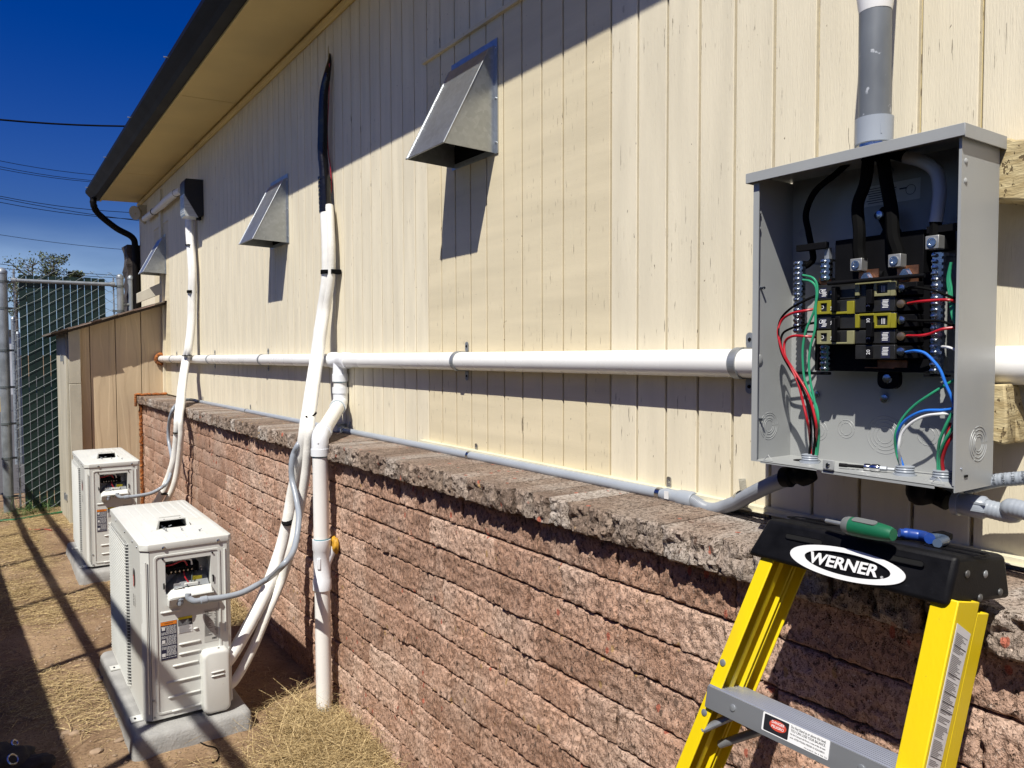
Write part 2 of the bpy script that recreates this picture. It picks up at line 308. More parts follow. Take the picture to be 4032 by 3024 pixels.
bm_far=board_mesh('siding_board',m_patch,zb,2.585); bm_farover=board_mesh('siding_board',m_side,2.592,zt)
k=-31
for i in range(-63,31):
    y=Y0-SP*(i+.5)
    if y>8.76: continue
    if y<-1.9: break
    loc=(0,y-4,0)
    if 1.55<y<2.5: part('siding_board',bm_patch,loc,bd); part('siding_board',bm_over,loc,bd)
    elif 7.3<y<7.93: part('siding_board',bm_far,loc,bd); part('siding_board',bm_farover,loc,bd)
    else: part('siding_board',bm_plain,loc,bd)
mb=MB(); mb.box((-.012,1.5,2.475),(.008,2.52,2.487)); mb.build('patch_ledge',m_patch,bd)
mb=MB(); mb.box((-.006,7.28,2.585),(.008,7.95,2.592)); mb.build('patch_ledge',m_patch,bd)
mb=MB(); mb.box((-.020,-2,1.092),(.010,2.55,1.104)); mb.obox((-.012,.3,1.0915),(1,0,-.25),(0,1,0),(.25,0,1),.03,4.2,.003); mb.build('bottom_flashing',M('flashing',(.66,.62,.46),.7,bump=.0008,bscale=60),bd)
mb=MB(); mb.box((-.022,7.50,1.04),(.004,7.58,2.9)); mb.build('corner_board',m_side,bd)
# soffit panels slope slightly down to the fascia
sx0,sz0,sx1,sz1=.0,2.972,-.350,2.962
seams=[-3,2.35,4.93,7.30,8.72]
for a,b_ in zip(seams[:-1],seams[1:]):
    a+=.003; b_-=.003
    mb=MB(); mb.hexa([(sx0,a,sz0),(sx0,b_,sz0),(sx1,b_,sz1),(sx1,a,sz1),(sx0,a,sz0+.012),(sx0,b_,sz0+.012),(sx1,b_,sz1+.012),(sx1,a,sz1+.012)]); mb.build('soffit_panel',m_soff,bd)
mb=MB(); mb.tube(cat_rom([(-.012,-3,2.95),(-.012,8.72,2.95)],2),.018,8); mb.build('eave_moulding',m_soff,bd)
mb=MB(); mb.prism([(-.350,2.952),(-.366,2.952),(-.366,3.085),(-.350,3.085)],(0,8.74,0),(1,0,0),(0,0,1),11.7)
mb.build('fascia_board',m_soff,bd)
# K-profile gutter
prof=[(-.396,3.012),(-.396,2.905),(-.452,2.905),(-.470,2.928),(-.492,2.952),(-.512,2.975),(-.512,3.000),(-.505,3.000),(-.505,2.978),(-.487,2.957),(-.464,2.932),(-.450,2.909),(-.400,2.909),(-.400,3.012)]
prof=[(a_+.031,b2+.058) for a_,b2 in prof]
mb=MB(); mb.prism(prof,(0,8.80,0),(1,0,0),(0,0,1),11.8); gt=mb.build('gutter',m_gut,bd)
for yy in (8.6,7.2,5.9,4.6,3.7): 
    mb=MB(); mb.cyl((-.499,yy,3.052),(-.36,yy,3.052),.0035,8); mb.build('gutter_spike',m_steel,bd)
mb=MB(); mb.prism([(-.367,2.965),(-.421,2.965),(-.439,2.988),(-.479,3.033),(-.479,3.056),(-.367,3.068)],(0,8.803,0),(1,0,0),(0,0,1),.004); mb.build('gutter_end_cap',m_gut,bd)
mb=MB()
P=cat_rom([(-.425,8.66,2.97),(-.425,8.66,2.90),(-.38,8.69,2.82),(-.22,8.74,2.70),(-.07,8.76,2.62),(-.045,8.76,2.50),(-.045,8.76,2.2),(-.045,8.76,1.2),(-.045,8.76,.0)],6)
mb.tube(P,[.031+.002*math.sin(i*2.1) if i<14 else .032 for i in range(len(P))],10); mb.build('downspout',m_gut,bd,smooth=True)
mb=MB(); mb.hexa([(-.368,-3,2.987),(7,-3,2.987),(7,8.74,2.987),(-.368,8.74,2.987),(-.39,-3,3.088),(7,-3,4.5),(7,8.74,4.5),(-.39,8.74,3.088)]); mb.build('roof',m_roof,bd)
# rough dark stone pier at the far corner
mb=MB(); gy=12; hz=40; v=[]; 
for j in range(hz+1):
    z=-.1+j*(2.55+.1)/hz
    for x,y in ((-.115,8.80),(.4,8.80),(.4,9.1),(-.115,9.1)):
        v.append((x+R.uniform(-.014,.014),y+R.uniform(-.01,.01),z))
mb.add(v,[(j*4+k,j*4+(k+1)%4,(j+1)*4+(k+1)%4,(j+1)*4+k) for j in range(hz) for k in range(4)]+[(3,2,1,0),(hz*4,hz*4+1,hz*4+2,hz*4+3)]); mb.build('corner_pier',M('dark_stone',(.05,.04,.035),.9,bump=.01,bscale=30),bd)
# beige floodlight under the eave at the far corner
fl=thing('floodlight','small beige round security floodlight under the far corner of the eave','floodlight',X(535,850,-.02))
c=X(532,838,-.10); d=nrm((-.8,-.6,-.25))
m_bg=M('beige_plastic',(.42,.37,.27),.5)
mb=MB(); mb._lathe(c-d*.05,d,[(0,.02),(.01,.055),(.05,.068),(.056,.068),(.056,.056)],20); mb.build('housing',m_bg,fl,smooth=True)
mb=MB(); mb._lathe(c+d*.001,d,[(0,.055),(.004,.055)],20); mb.build('lens',m_blk,fl)
mb=MB(); mb.box(c+A([.03,-.03,-.02]),(.0,c[1]+.05,c[2]+.08)); mb.tube([c,(-.005,c[1]+.02,c[2]-.09)],.018,8); mb.build('bracket',m_bg,fl)
# ================================================ WAINSCOT
tilt=lambda y:-.0050*(y-1.2)
bw=thing('block_wall','low wall of pink split-face concrete blocks under a rough brown cap','wall',(-.1,4,0))
bl0=A(bw.location)
def rough_block(name,w,h,d,nyy,nzz,seed,mat,amp=.007,edge=.006,topbump=.0,slope=0):
    """front face towards -x at x=0, extends to +d; y in [-w/2,w/2], z in [0,h]"""
    v=[]; f=[]
    for j in range(nzz+1):
        for i in range(nyy+1):
            y=-w/2+w*i/nyy; z=h*j/nzz
            ef=max(max(0,1-min(z,h-z)/edge),max(0,1-min(y+w/2,w/2-y)/(edge*1.7))*1.35); q=Vector((y*9+seed*7.3,z*9,seed*1.7))
            dx=amp*.6*noise.noise(q)+amp*.55*noise.noise(q*3.1)+amp*.6*noise.noise(q*8.3)+amp*.45*abs(noise.noise(q*19))
            dx+=ef*ef*edge*.9*(.6+noise.noise(q*5))
            v.append((dx+slope*(h-z),y,z+(noise.noise(q*6)*.0012 if 0<j<nzz else (noise.noise(q*4)*.0008))))
    for j in range(nzz):
        for i in range(nyy):
            a=j*(nyy+1)+i; f.append((a,a+nyy+1,a+nyy+2,a+1))
    o=len(v); ring=[i for i in range(nyy+1)]+[(j)*(nyy+1)+nyy for j in range(1,nzz+1)]+[nzz*(nyy+1)+i for i in range(nyy-1,-1,-1)]+[j*(nyy+1) for j in range(nzz-1,0,-1)]
    # first loft a slightly irregular lip a little way back, then go straight to the back
    for dd in (.02,d):
        for r_ in ring: x,y,z=v[r_]; v.append((dd,y,z+(topbump*noise.noise(Vector((dd*30,y*40+seed,z*9))) if z>h*.9 else 0)))
    n=len(ring)
    for k in range(n):
        k2=(k+1)%n; f.append((ring[k],ring[k2],o+k2,o+k)); f.append((o+k,o+k2,o+n+k2,o+n+k))
    f.append(tuple(o+n+k for k in range(n)))
    me=mesh(name,v,f,mat); me.polygons.foreach_set('use_smooth',[True]*len(me.polygons)); me.set_sharp_from_angle(angle=math.radians(32)); return me
lens=[.378,.378,.30,.12,.20]; varm={}
for li,Ln in enumerate(lens):
    for s_ in range(5 if li<2 else 3):
        varm.setdefault(Ln,[]).append(rough_block('block',Ln-.0030,.0868,.18,max(8,int(Ln/.0045)),20,li*10+s_,m_block))
coarse={Ln:[rough_block('block',Ln-.0025,.0872,.18,max(4,int(Ln/.02)),5,50+s_,m_block) for s_ in range(3)] for Ln in lens[:4]}
rest=[]; cnt=0
for k in range(-1,11):
    z=-.004+.0925*k; y=-.75+R.uniform(0,.3)
    last=0
    while y<7.52:
        Ln=R.choice([.378]*5+[.30]+[.12]*2+([.20]))
        if Ln==.12 and last==.12: Ln=.378
        last=Ln
        if y+Ln>7.56: Ln=min(lens,key=lambda q:abs(q-(7.56-y)))
        yc=y+Ln/2; y+=Ln
        if y<-.2 or (yc<.35): pass
        src=varm if yc<4.6 else coarse
        if Ln not in src: src=varm
        o=part('block',R.choice(src[Ln]),A([-.205+R.uniform(-.0055,.0055),yc,z+tilt(yc)+.002])-bl0,bw)
        o.rotation_euler=(0,R.uniform(-.008,.008),R.uniform(-.012,.012)); cnt+=1
        if k<0: pass
print('blocks',cnt)
mb=MB(); mb.box((-.178,-.9,-.1),(-.02,7.56,1.0)); mb.build('mortar_core',M('pink_mortar',(.33,.20,.17),.95,bump=.003,bscale=80),bw)
capm=[rough_block('cap_brick',.0735,.064,.235,14,12,80+s_,m_capst,amp=.014,edge=.010,topbump=.001,slope=.016) for s_ in range(8)]
y=-.7; 
while y<7.53:
    o=part('cap_brick',R.choice(capm),A([-.242+R.uniform(-.006,.006),y+.0373,1.0165+tilt(y)+R.uniform(-.0012,.0012)])-bl0,bw); y+=.0747
mb=MB(); mb.box((-.20,-.7,1.008),(.0,7.53,1.068)); v=[(x,y,z+tilt(y)) for x,y,z in mb.v]; mb.v=v; mb.build('cap_mortar',M('dark_mortar',(.16,.12,.10),.95),bw)
# ================================================ VENT HOODS
def hood(label,y0,y1,zb,zt_,hw,grp,rel=.188):
    h=thing('vent_hood',label,'vent hood',(0,(y0+y1)/2,zb),grp)
    fl=.018; e=.006
    mb=MB()
    for a,b_ in (((-.004,y0-fl,zb-.004),(-.001,y0,zt_+fl)),((-.004,y1,zb-.004),(-.001,y1+fl,zt_+fl)),((-.004,y0,zt_),(-.001,y1,zt_+fl)),((-.004,y0,zb-.004),(-.001,y1,zb+.014))): mb.box(a,b_)
    mb.build('flange',m_galv,h)
    P=lambda x,y,z:(x,y,z)
    topz=zt_-.0; kz=zb+.006
    T=[P(-.004,y0,topz),P(-.004,y1,topz),P(-.022,y0,topz-.012),P(-.022,y1,topz-.012),P(-rel,y0,kz),P(-rel,y1,kz),P(-.004,y0,zb),P(-.004,y1,zb)]
    mb=MB(); mb.add(T,[(0,1,3,2),(2,3,5,4),(0,2,4,6),(1,7,5,3)]); 
    o=mb.build('hood_shell',m_galv,h); s=o.modifiers.new('s','SOLIDIFY'); s.thickness=.0018; s.offset=-1
    mb=MB(); mb.tube([T[2],T[4]],.0022,6); mb.tube([T[4],T[5]],.0022,6); mb.tube([T[3],T[5]],.0022,6); mb.build('folded_edge',m_galv,h)
    mb=MB(); mb.box((-.003,y0,zb+.014),(-.0008,y1,zt_)); mb.build('duct_opening',m_blk,h)
    for yy in (y0-.009,y1+.009):
        for zz in (zb+.03,(zb+zt_)/2,zt_-.01):
            mb=MB(); mb._lathe((-.004,yy,zz),(-1,0,0),[(0,.0045),(.002,.004),(.003,.001)],8); mb.build('screw',m_zinc,h)
    return h
hood('large galvanised vent hood nearest the camera, over the tan siding patch',2.05,2.30,2.058,2.392,0,'galvanised vent hoods on the siding')
hood('middle galvanised vent hood, left of the black wrapped line set',4.065,4.325,2.016,2.36,0,'galvanised vent hoods on the siding')
hood('farthest vent hood, beside the building corner above the shed roof',7.41,7.66,2.138,2.47,0,'galvanised vent hoods on the siding')
# ================================================ WALL LIGHT
wl=thing('wall_light','black wall pack light with ribbed frosted lens and white line set behind','wall light',(-.03,6.0,2.43))
mb=MB(); mb.prism([(0,2.435),(-.035,2.425),(-.132,2.585),(-.132,2.67),(-.120,2.692),(0,2.697)],(0,5.945,0),(1,0,0),(0,0,1),-.145)
mb.build('housing',m_box,wl,bevel=.004)
mb=MB(); mb.prism([(-.037,2.418),(-.128,2.425),(-.134,2.45),(-.134,2.582)],(0,5.949,0),(1,0,0),(0,0,1),-.137); 
for i in range(9): 
    zz=2.44+i*.015; mb.tube([(-.135,5.951,zz),(-.135,6.085,zz)],.0022,6)
mb.build('lens',m_glass,wl,bevel=.002)
mb=MB(); mb.box((-.045,5.96,2.405),(-.015,6.0,2.428)); mb.build('photocell',m_blk,wl)
# ================================================ PVC DRAIN
dp=thing('drain_pipe','white PVC drain pipe along the wall with a downpipe dropping to the ground','pipe',(-.27,2.9,0))
PR=.0302; pz=lambda y:1.405-.0043*(y-1.0)
def seg(y0,y1,name='pipe'):
    mb=MB(); mb.cyl((-.033,y0,pz(y0)),(-.033,y1,pz(y1)),PR,28); return mb.build(name,m_pvc,dp,smooth=True)
seg(-1.2,3.20); seg(3.36,7.62)
ty=3.28; mb=MB(); 
mb._lathe((-.033,3.185,pz(3.185)),(0,1,0),[(0,PR+.001),(0,PR+.006),(.045,PR+.006),(.05,PR+.003),(.14,PR+.003),(.145,PR+.006),(.185,PR+.006),(.185,PR+.001)],28)
zt0=pz(ty); mb._lathe((-.033,ty,zt0),(0,0,-1),[(0,PR),(.06,PR+.003),(.062,PR+.006),(.095,PR+.006),(.095,PR)],28); mb.build('tee_fitting',m_fit,dp,smooth=True)
mb=MB(); mb.cyl((-.033,ty,zt0-.09),(-.033,ty,zt0-.13),PR,28); mb.build('pipe',m_pvc,dp,smooth=True)
# offset: wall -> 45 deg elbow -> diagonal -> 45 deg elbow -> downpipe
a=A([-.033,ty,zt0-.12]); b_=A([-.033,ty,zt0-.17]); e2=A([-.27,2.905,1.10]); e1=A([-.27,2.905,1.04])
def elbow(p0,p1,p2,p3):
    mb=MB(); P=cat_rom([p0,p0+(p1-p0)*.5,p1+(p0-p1)*.1+(p2-p1)*.06,p1+(p2-p1)*.5,p2],5)
    mb.tube(P,PR+.003,24); n0,n1=nrm(p1-p0),nrm(p2-p1)
    mb._lathe(p0-n0*.0,n0,[(0,PR),(0,PR+.006),(.028,PR+.006),(.028,PR)],28); mb._lathe(p2-n1*.028,n1,[(0,PR),(0,PR+.006),(.028,PR+.006),(.028,PR)],28)
    for q in (p1+(p0-p1)*.2,p1+(p2-p1)*.3): mb._lathe(q-fw*(PR+.001),-fw,[(0,.0045),(.0035,.003)],8)
    mb.build('elbow_fitting',m_fit,dp,smooth=True)
dn=nrm(e2-b_); c1=b_+A([0,0,-.02]); c2=e2+A([0,0,0.0])
elbow(a,c1,c1+nrm(c2-c1)*.075,None); elbow(c2-nrm(c2-c1)*.07,c2,c2+A([0,0,-.075]),None)
mb=MB(); mb.cyl(c1+nrm(c2-c1)*.06,c2-nrm(c2-c1)*.05,PR,28); mb.build('pipe',m_pvc,dp,smooth=True)
mb=MB(); mb.cyl(c2+A([0,0,-.06]),(-.27,2.9,-.06),PR,28); mb.build('downpipe',m_pvc,dp,smooth=True)
def band(p,ax,w=.003,r=PR+.0006):
    mb=MB(); mb._lathe(A(p)-nrm(ax)*w/2,ax,[(0,r-.002),(0,r),(w,r),(w,r-.002)],28); mb.build('primer_ring',m_glue,dp,smooth=True)
band((-.27,2.9,.022),(0,0,1)); band((-.27,2.905,1.021),(0,0,1)); band((-.033,ty,zt0-.0975),(0,0,1)); band(c1+nrm(c2-c1)*.077,c2-c1)
zw=Yp(1284,2190,2.9)[2]
mb=MB(); mb._lathe((-.27,2.902,zw-.13),(0,0,1),[(0,PR),(0,PR+.006),(.04,PR+.006),(.045,PR+.003),(.155,PR+.003),(.16,PR+.006),(.20,PR+.006),(.20,PR)],28)
mb.tube(cat_rom([(-.266,2.895,zw-.045),A(X(1300,2178,-.238)),A(X(1312,2150,-.226))],5),.020,16); mb.build('wye_fitting',m_fit,dp,smooth=True)
band((-.27,2.902,zw+.072),(0,0,1))
mb=MB(); mb.obox((-.292,2.875,zw-.02),rt,(0,0,1),-fw,.014,.045,.006); mb.build('fitting_boss',m_fit,dp,bevel=.003)
def blob(name,c,rad,mat,parent=None,seed=0,n=3):
    bm=bmesh.new(); bmesh.ops.create_icosphere(bm,subdivisions=n,radius=1)
    vs=[]
    for v in bm.verts:
        q=v.co.copy(); s_=1+.28*noise.noise(q*1.6+Vector((seed,0,0)))+.12*noise.noise(q*5+Vector((seed,3,0)))
        vs.append((c[0]+q.x*rad[0]*s_,c[1]+q.y*rad[1]*s_,c[2]+q.z*rad[2]*s_))
    mb=MB(); mb.add(vs,[tuple(v.index for v in f.verts) for f in bm.faces]); bm.free(); return mb
q=X(1318,2146,-.222); mb=blob('foam',q,(.016,.03,.034),m_foamy,seed=2); mb2=blob('foam',X(1310,2125,-.225),(.012,.016,.016),m_foamy,seed=5); mb.add(mb2.v,mb2.f); mb.build('foam_plug',m_foamy,dp,smooth=60)
for yy,tab in [(X(u_,1400,-.003)[1],1) for u_ in (2952,1838,1056,846,696)]:
    z=pz(yy); mb=MB(); n=20; ang=[math.radians(90+180*i/n) for i in range(n+1)]
    out=[(-.033+(PR+.0035)*math.cos(t),z+(PR+.0035)*math.sin(t)) for t in ang]; inn=[(-.033+(PR+.0006)*math.cos(t),z+(PR+.0006)*math.sin(t)) for t in ang]
    w=.019
    for i in range(n):
        p=[out[i],out[i+1],inn[i+1],inn[i]]; mb.add([(a_[0],yy-w/2,a_[1]) for a_ in p]+[(a_[0],yy+w/2,a_[1]) for a_ in p],[(3,2,1,0),(4,5,6,7),(0,1,5,4),(2,3,7,6)])
    for sgn in (1,-1):
        mb.box((-.036,yy-w/2,z+sgn*(PR+.0005)),(-.002,yy+w/2,z+sgn*(PR+.003))); 
        mb.prism(rrect(w,.034,.009),(-.0015,yy,z+sgn*(PR+.018)),(0,-1,0),(0,0,1),.0025); 
    mb.build('pipe_strap',m_steel,dp)
    for sgn in (1,-1):
        mb=MB(); mb._lathe((-.004,yy,z+sgn*(PR+.02)),(-1,0,0),[(0,.0045),(.002,.0035)],8); mb.build('screw',m_blk,dp)
# spray foam round the pipe end and along the shed joint
mb=MB()
for i in range(26):
    a_=i/26*2*math.pi; b2=blob('f',(-.04+.040*math.cos(a_),7.53,pz(7.5)+.044*math.sin(a_)),(.016,.014,.014),m_foam,seed=i,n=2); mb.add(b2.v,b2.f)
tag(mb.build('spray_foam',m_foam,smooth=60),'orange foam collar where the white pipe enters the shed','spray foam','orange spray foam seals')
mb=MB()
for i in range(70):
    z=.98-i*.0142; b2=blob('f',(-.222+R.uniform(-.004,.004),7.49,z),(.015,.013,.014),m_foam,seed=i,n=2); mb.add(b2.v,b2.f)
for i in range(8):
    b2=blob('f',(-.262,7.47,.99+i*.011-.02),(.012,.013,.012),m_foam,seed=i+90,n=2); mb.add(b2.v,b2.f)
for i in range(22):
    b2=blob('f',(-.26+i*.0118,7.47,1.062+.002*math.sin(i)),(.012,.013,.013),m_foam,seed=i+200,n=2); mb.add(b2.v,b2.f)
tag(mb.build('spray_foam',m_foam,smooth=60),'long ragged orange foam bead between the shed panel and the block wall','spray foam','orange spray foam seals')
# ================================================ CONDUIT
cd=thing('conduit','thin grey conduit low on the siding from the flexible elbow to the far end','conduit',(-.02,3,1.09))
cz=lambda y:X(1380,1700,-.022)[2]+(y-X(1380,1700,-.022)[1])*(-.0055)
CR=.0135
yj=X(1330,1680,-.03)[1]; ye=X(2625,1956,-.022)[1]
mb=MB(); mb.cyl((-.022,ye,cz(ye)),(-.022,yj,cz(yj)),CR,16); mb.cyl((-.022,yj,cz(yj)),(-.022,6.05,cz(6.05)),CR,16); mb.build('pipe',m_cond,cd,smooth=True)
def strap(y,par=cd,r=CR,z=None,x=-.022,tabz=1):
    z=cz(y) if z is None else z; mb=MB(); mb._lathe((x,y-.007,z),(0,1,0),[(0,r-.001),(0,r+.0018),(.014,r+.0018),(.014,r-.001)],18); mb.build('conduit_strap',m_zinc,par,smooth=True)
    mb=MB(); mb.prism(rrect(.014,.03,.006),(-.0015,y-.009,z+r+.012),(0,-1,0),(0,0,1),.0022); mb._lathe((-.004,y-.009,z+r+.016),(-1,0,0),[(0,.004),(.002,.003)],8); mb.build('strap_tab',m_zinc,par)
for u,v_ in ((1360,1697),(1850,1780),(2600,1950),(972,1614),(787,1577)): strap(X(u,v_,-.022)[1])
mb=MB(); q=A([-.026,yj,cz(yj)]); mb.box(q-A([.020,.032,.022]),q+A([.022,.032,.024])); jb=mb.build('junction_box',m_cond,cd,bevel=.003)
mb=MB(); mb.box(q+A([-.024,-.036,.0245]),q+A([.024,.036,.03])); mb.build('junction_box_lid',m_flex,cd,bevel=.002)
mb=MB(); 
for s_ in (-1,1): mb._lathe(q+A([0,s_*.030,0]),(0,s_,0),[(0,.019),(.03,.018),(.032,.014)],18)
mb.build('socket',m_cond,cd,smooth=True)
# near coupling and flexible part up to the electrical panel
yc=ye
mb=MB(); mb._lathe((-.022,yc+.004,cz(yc)),(0,-1,0),[(0,.014),(.0,.0165),(.045,.0165),(.047,.0195),(.085,.0205),(.09,.018),(.09,.015)],10); mb.build('coupling',m_cond,cd,smooth=True)
mb=MB(); mb.obox((-.0395,yc-.016,cz(yc)+.004),(0,1,0),(0,0,1),(1,0,0),.014,.018,.001); mb.build('sticker',m_label,cd)
fp=[(-.022,yc-.08,cz(yc)),X(2800,2006,-.03),X(2890,1982,-.05),X(2960,1945,-.08),X(3040,1906,-.105),X(3115,1878,-.125)]
def flexmesh(pts,r,n=90,amp=.0006,pitch=.0042):
    P=cat_rom(pts,40); L=[0]
    for i in range(1,len(P)): L.append(L[-1]+np.linalg.norm(P[i]-P[i-1]))
    m=max(20,int(L[-1]/pitch*4)); t=np.linspace(0,L[-1],m); Q=np.array(P); W=np.stack([np.interp(t,L,Q[:,i]) for i in range(3)],1)
    return W,[r+amp*math.sin(2*math.pi*x/pitch) for x in t]
mb=MB(); W,rr=flexmesh(fp,.0145); mb.tube(W,rr,14); mb.build('flexible_conduit',m_flex,cd,smooth=60)
sp=X(2920,1965,-.055); mb=MB(); ax=nrm(A(X(2960,1945,-.08))-A(X(2890,1982,-.05))); mb._lathe(A(sp)-ax*.007,ax,[(0,.0145),(0,.0175),(.014,.0175),(.014,.0145)],18); mb.build('conduit_strap',m_zinc,cd,smooth=True)
mb=MB(); mb.hexa([A(p) for p in (X(2915,1932,-.06),X(2938,1932,-.06),X(2938,1932,-.058),X(2915,1932,-.058),X(2908,1885,-.0015),X(2936,1885,-.0015),X(2936,1885,-.0008),X(2908,1885,-.0008))]); mb.build('strap_tab',m_zinc,cd)
e_=A(X(3125,1876,-.13)); mb=MB(); mb._lathe(e_+A([0,.022,-.004]),(.0,-1,.15),[(0,.0135),(.0,.0185),(.016,.019),(.02,.015)],20); mb.tube(cat_rom([e_,e_+A([0,-.035,.01]),(e_[0],X(3150,1790,-.135)[1],1.20),(e_[0],X(3150,1790,-.135)[1],1.232)],6),.0145,16); mb.build('elbow_connector',m_blk,cd,smooth=True)
# ================================================ ELECTRICAL PANEL
yr,yl=.5465,.905; xb,xf=-.080,-.195; z0,z1=1.230,1.748
EP=thing('electrical_panel','open grey electrical panel with breakers and coloured wires mounted above the stepladder','electrical panel',(xb,.726,z0))
def k1(a,b,x): return X(3000+a*.4069,850+b*.4069,x)
def k2(a,b,x): return X(2688+a*.6076,1008+b*.6076,x)
def k3(a,b,x): return X(2688+a*.6076,b*.6076,x)
T=.0018
mb=MB(); mb.box((xb,yr,z0),(xb-T,yl,z1)); mb.build('back_panel',m_ebox,EP)
mb=MB(); mb.box((xb-T-.0003,yl,z0),(xf,yl-T,z1-.004)); mb.box((xf,yl-T,z0+.0),(xf+T,yl-.012,z1-.01)); mb.build('side_panel',m_ebox,EP)
mb=MB(); mb.box((xb-T-.0003,yr,z0-.006),(xf,yr+T,z1-.004)); mb.box((xf,yr+T,z0+.004),(xf+T,yr+.004,z1-.01)); mb.build('side_panel',m_ebox,EP)
mb=MB(); mb.box((xb-T-.0003,yr+T+.0004,z0),(xf+.001,yl-T-.0004,z0+T)); mb.box((xf+.001,yr+.03,z0-.004),(xf+.0025,yr+.215,z0+.001)); mb.box((xf+.001,yr+.225,z0-.002),(xf+.0025,yl-.02,z0+.001)); mb.build('bottom_panel',m_ebox,EP)
mb=MB(); mb.box((xb+.004,yr-.008,z1),(xf-.010,yl+.010,z1+T)); mb.box((xf-.010,yr-.008,z1-.016),(xf-.0085,yl+.010,z1+T-.0002)); mb.box((xb+.004,yr-.008,z1-.018),(xf-.0085,yr-.0065,z1+T-.0002)); mb.box((xb+.004,yl+.0085,z1-.016),(xf-.0085,yl+.010,z1+T-.0002))
mb.build('rain_lid',m_ebox,EP,bevel=.001)
for c,nn in ((k3(1915,800,0),0),):
    pass
# knockouts
def knock(c,ax,radii,mat=m_ebox):
    mb=MB()
    for r_ in radii:
        for a0 in (.12,2.2,4.3): mb.ring(c,ax,r_,.0007,14,a0,a0+1.9)
    mb.build('knockout',mat,EP,smooth=True)
knock((-.147,yl-T,Yp(2688+610*.6076,1008+1095*.6076,yl)[2]),(0,1,0),(.011,.015,.021,.025))
knock((-.128,yr-.0002,Yp(2688+1925*.6076,1008+1215*.6076,yr)[2]),(0,1,0),(.011,.015,.021,.026))
for a_,b2,rs in ((1310,1160,(.014,.020,.026,.032)),(1060,1120,(.011,.016)),(1590,1160,(.011,.017)),(880,1130,(.012,.018))):
    knock(k2(a_,b2,xb-T),(1,0,0),rs)
for y_,x_,rs in ((.72,-.14,(.011,.017,.023)),(.655,-.14,(.011,.015)),(.60,-.155,(.011,)),(.80,-.17,(.009,)),(.61,-.12,(.009,))): knock((x_,y_,z0+T),(0,0,1),rs)
# dimples and screws in the sides
def sph(name,c,r,mat,par,n=8,sc=(1,1,1)):
    b2=blob(name,c,(r*sc[0]*.8,r*sc[1]*.8,r*sc[2]*.8),mat,seed=11,n=2); return b2.build(name,mat,par,smooth=60)
for zz in (1.70,1.672): sph('dimple',(xf+.012,yr+.0006,zz),.0065,m_ebox,EP,sc=(1,.5,1)); sph('dimple',(xf+.012,yl-T+.0006-.002,zz-.02),.0065,m_ebox,EP,sc=(1,.6,1))
for zz in (1.545,1.305):
    mb=MB(); mb.cyl((-.175,yl-T,zz),(-.175,yl-T-.009,zz),.0025,8); mb.build('screw',m_zinc,EP)
mb=MB(); mb._lathe((-.178,yl-T,Yp(2688+510*.6076,1008+672*.6076,yl)[2]),(0,-1,0),[(0,.011),(.002,.009),(.0025,.006),(.003,.003)],16); mb.build('plug',m_ebox,EP,smooth=True)
mb=MB(); mb.obox((-.165,yr-.001,1.246),(1,0,0),(0,1,0),(0,0,1),.010,.001,.0035); mb.build('slot',m_blk,EP)
mb=MB(); mb._lathe((-.178,yr,1.258),(0,-1,0),[(0,.0025),(.001,.002)],8); mb.build('screw',m_zinc,EP)
# label on the back
c=k3(1352,1250,xb-T-.0003); 
mb=MB(); mb.obox(c,(0,-1,.0),(0,0,1),(1,0,0),.098,.034,.0004); mb.build('warning_label',M('dim_label',(.62,.63,.63),.6),EP)
mb=MB()
for i in range(7): mb.obox(A(c)+A([-.0005,.018+R.uniform(-.002,.002),.012-i*.004]),(0,1,0),(0,0,1),(1,0,0),R.uniform(.044,.052),.0012,.0003)
mb.ring(A(c)+A([-.0006,-.033,0]),(1,0,0),.008,.0004,20); mb.obox(A(c)+A([-.0005,-.02,.004]),(0,1,0),(0,0,1),(1,0,0),.012,.002,.0003); mb.build('label_print',m_print,EP)
# hub, ring and riser conduit
m_riser=M('scuffed_dark_conduit',(.16,.175,.19),.4,var=.12,vscale=14,stretch=(1,1,.5))
g1=tex(m_riser,'Noise',60,Detail=4); over(m_riser,ramp(m_riser,g1,.66,.72),(.42,.44,.46))
rs=thing('riser_conduit','fat grey riser conduit with a white painted top entering the panel lid','conduit',(-.135,.715,z1))
uc=X(3442,520,-.135); yc=uc[1]
mb=MB(); mb._lathe((-.135,yc,z1+T),(0,0,1),[(0,.028),(.004,.0285),(.006,.026),(.018,.026),(.018,.020)],10); mb.build('lock_hub',m_zinc,rs,smooth=True)
zz=z1+T+.0175; mb=MB(); mb._lathe((-.135,yc,zz),(0,0,1),[(0,.025),(.001,.0285),(.036,.0292),(.042,.0292),(.043,.025)],28); mb.obox(A([-.135,yc,zz+.02])-A([.62*.0285,.78*.0285,0])*1.0,rt,(0,0,1),-fw,.002,.018,.002); mb.build('coupling',m_cond,rs,smooth=True)
mb=MB(); mb.cyl((-.135,yc,zz+.04),(-.135,yc+.002,2.05),.0248,28); mb.build('pipe',m_riser,rs,smooth=True)
zw_=X(3420,50,-.135)[2]
mb=MB(); mb.tube(cat_rom([(-.135,yc+.001,zw_-.01),(-.135,yc+.001,zw_+.02),(-.13,yc+.004,zw_+.06),(-.10,yc+.006,zw_+.2),(-.09,yc+.006,2.87)],6),[.0252]+[.028]*3+[.0295]*100,24) if False else mb.tube([(-.135,yc+.001,zw_-.004),(-.135,yc+.001,zw_+.012),(-.134,yc+.003,zw_+.04),(-.125,yc+.008,zw_+.1),(-.10,yc+.015,zw_+.2),(-.09,yc+.02,2.86)],[.0251,.0272,.0305,.0305,.0285,.0285],24)
mb.build('painted_sleeve',m_pvc,rs,smooth=True)
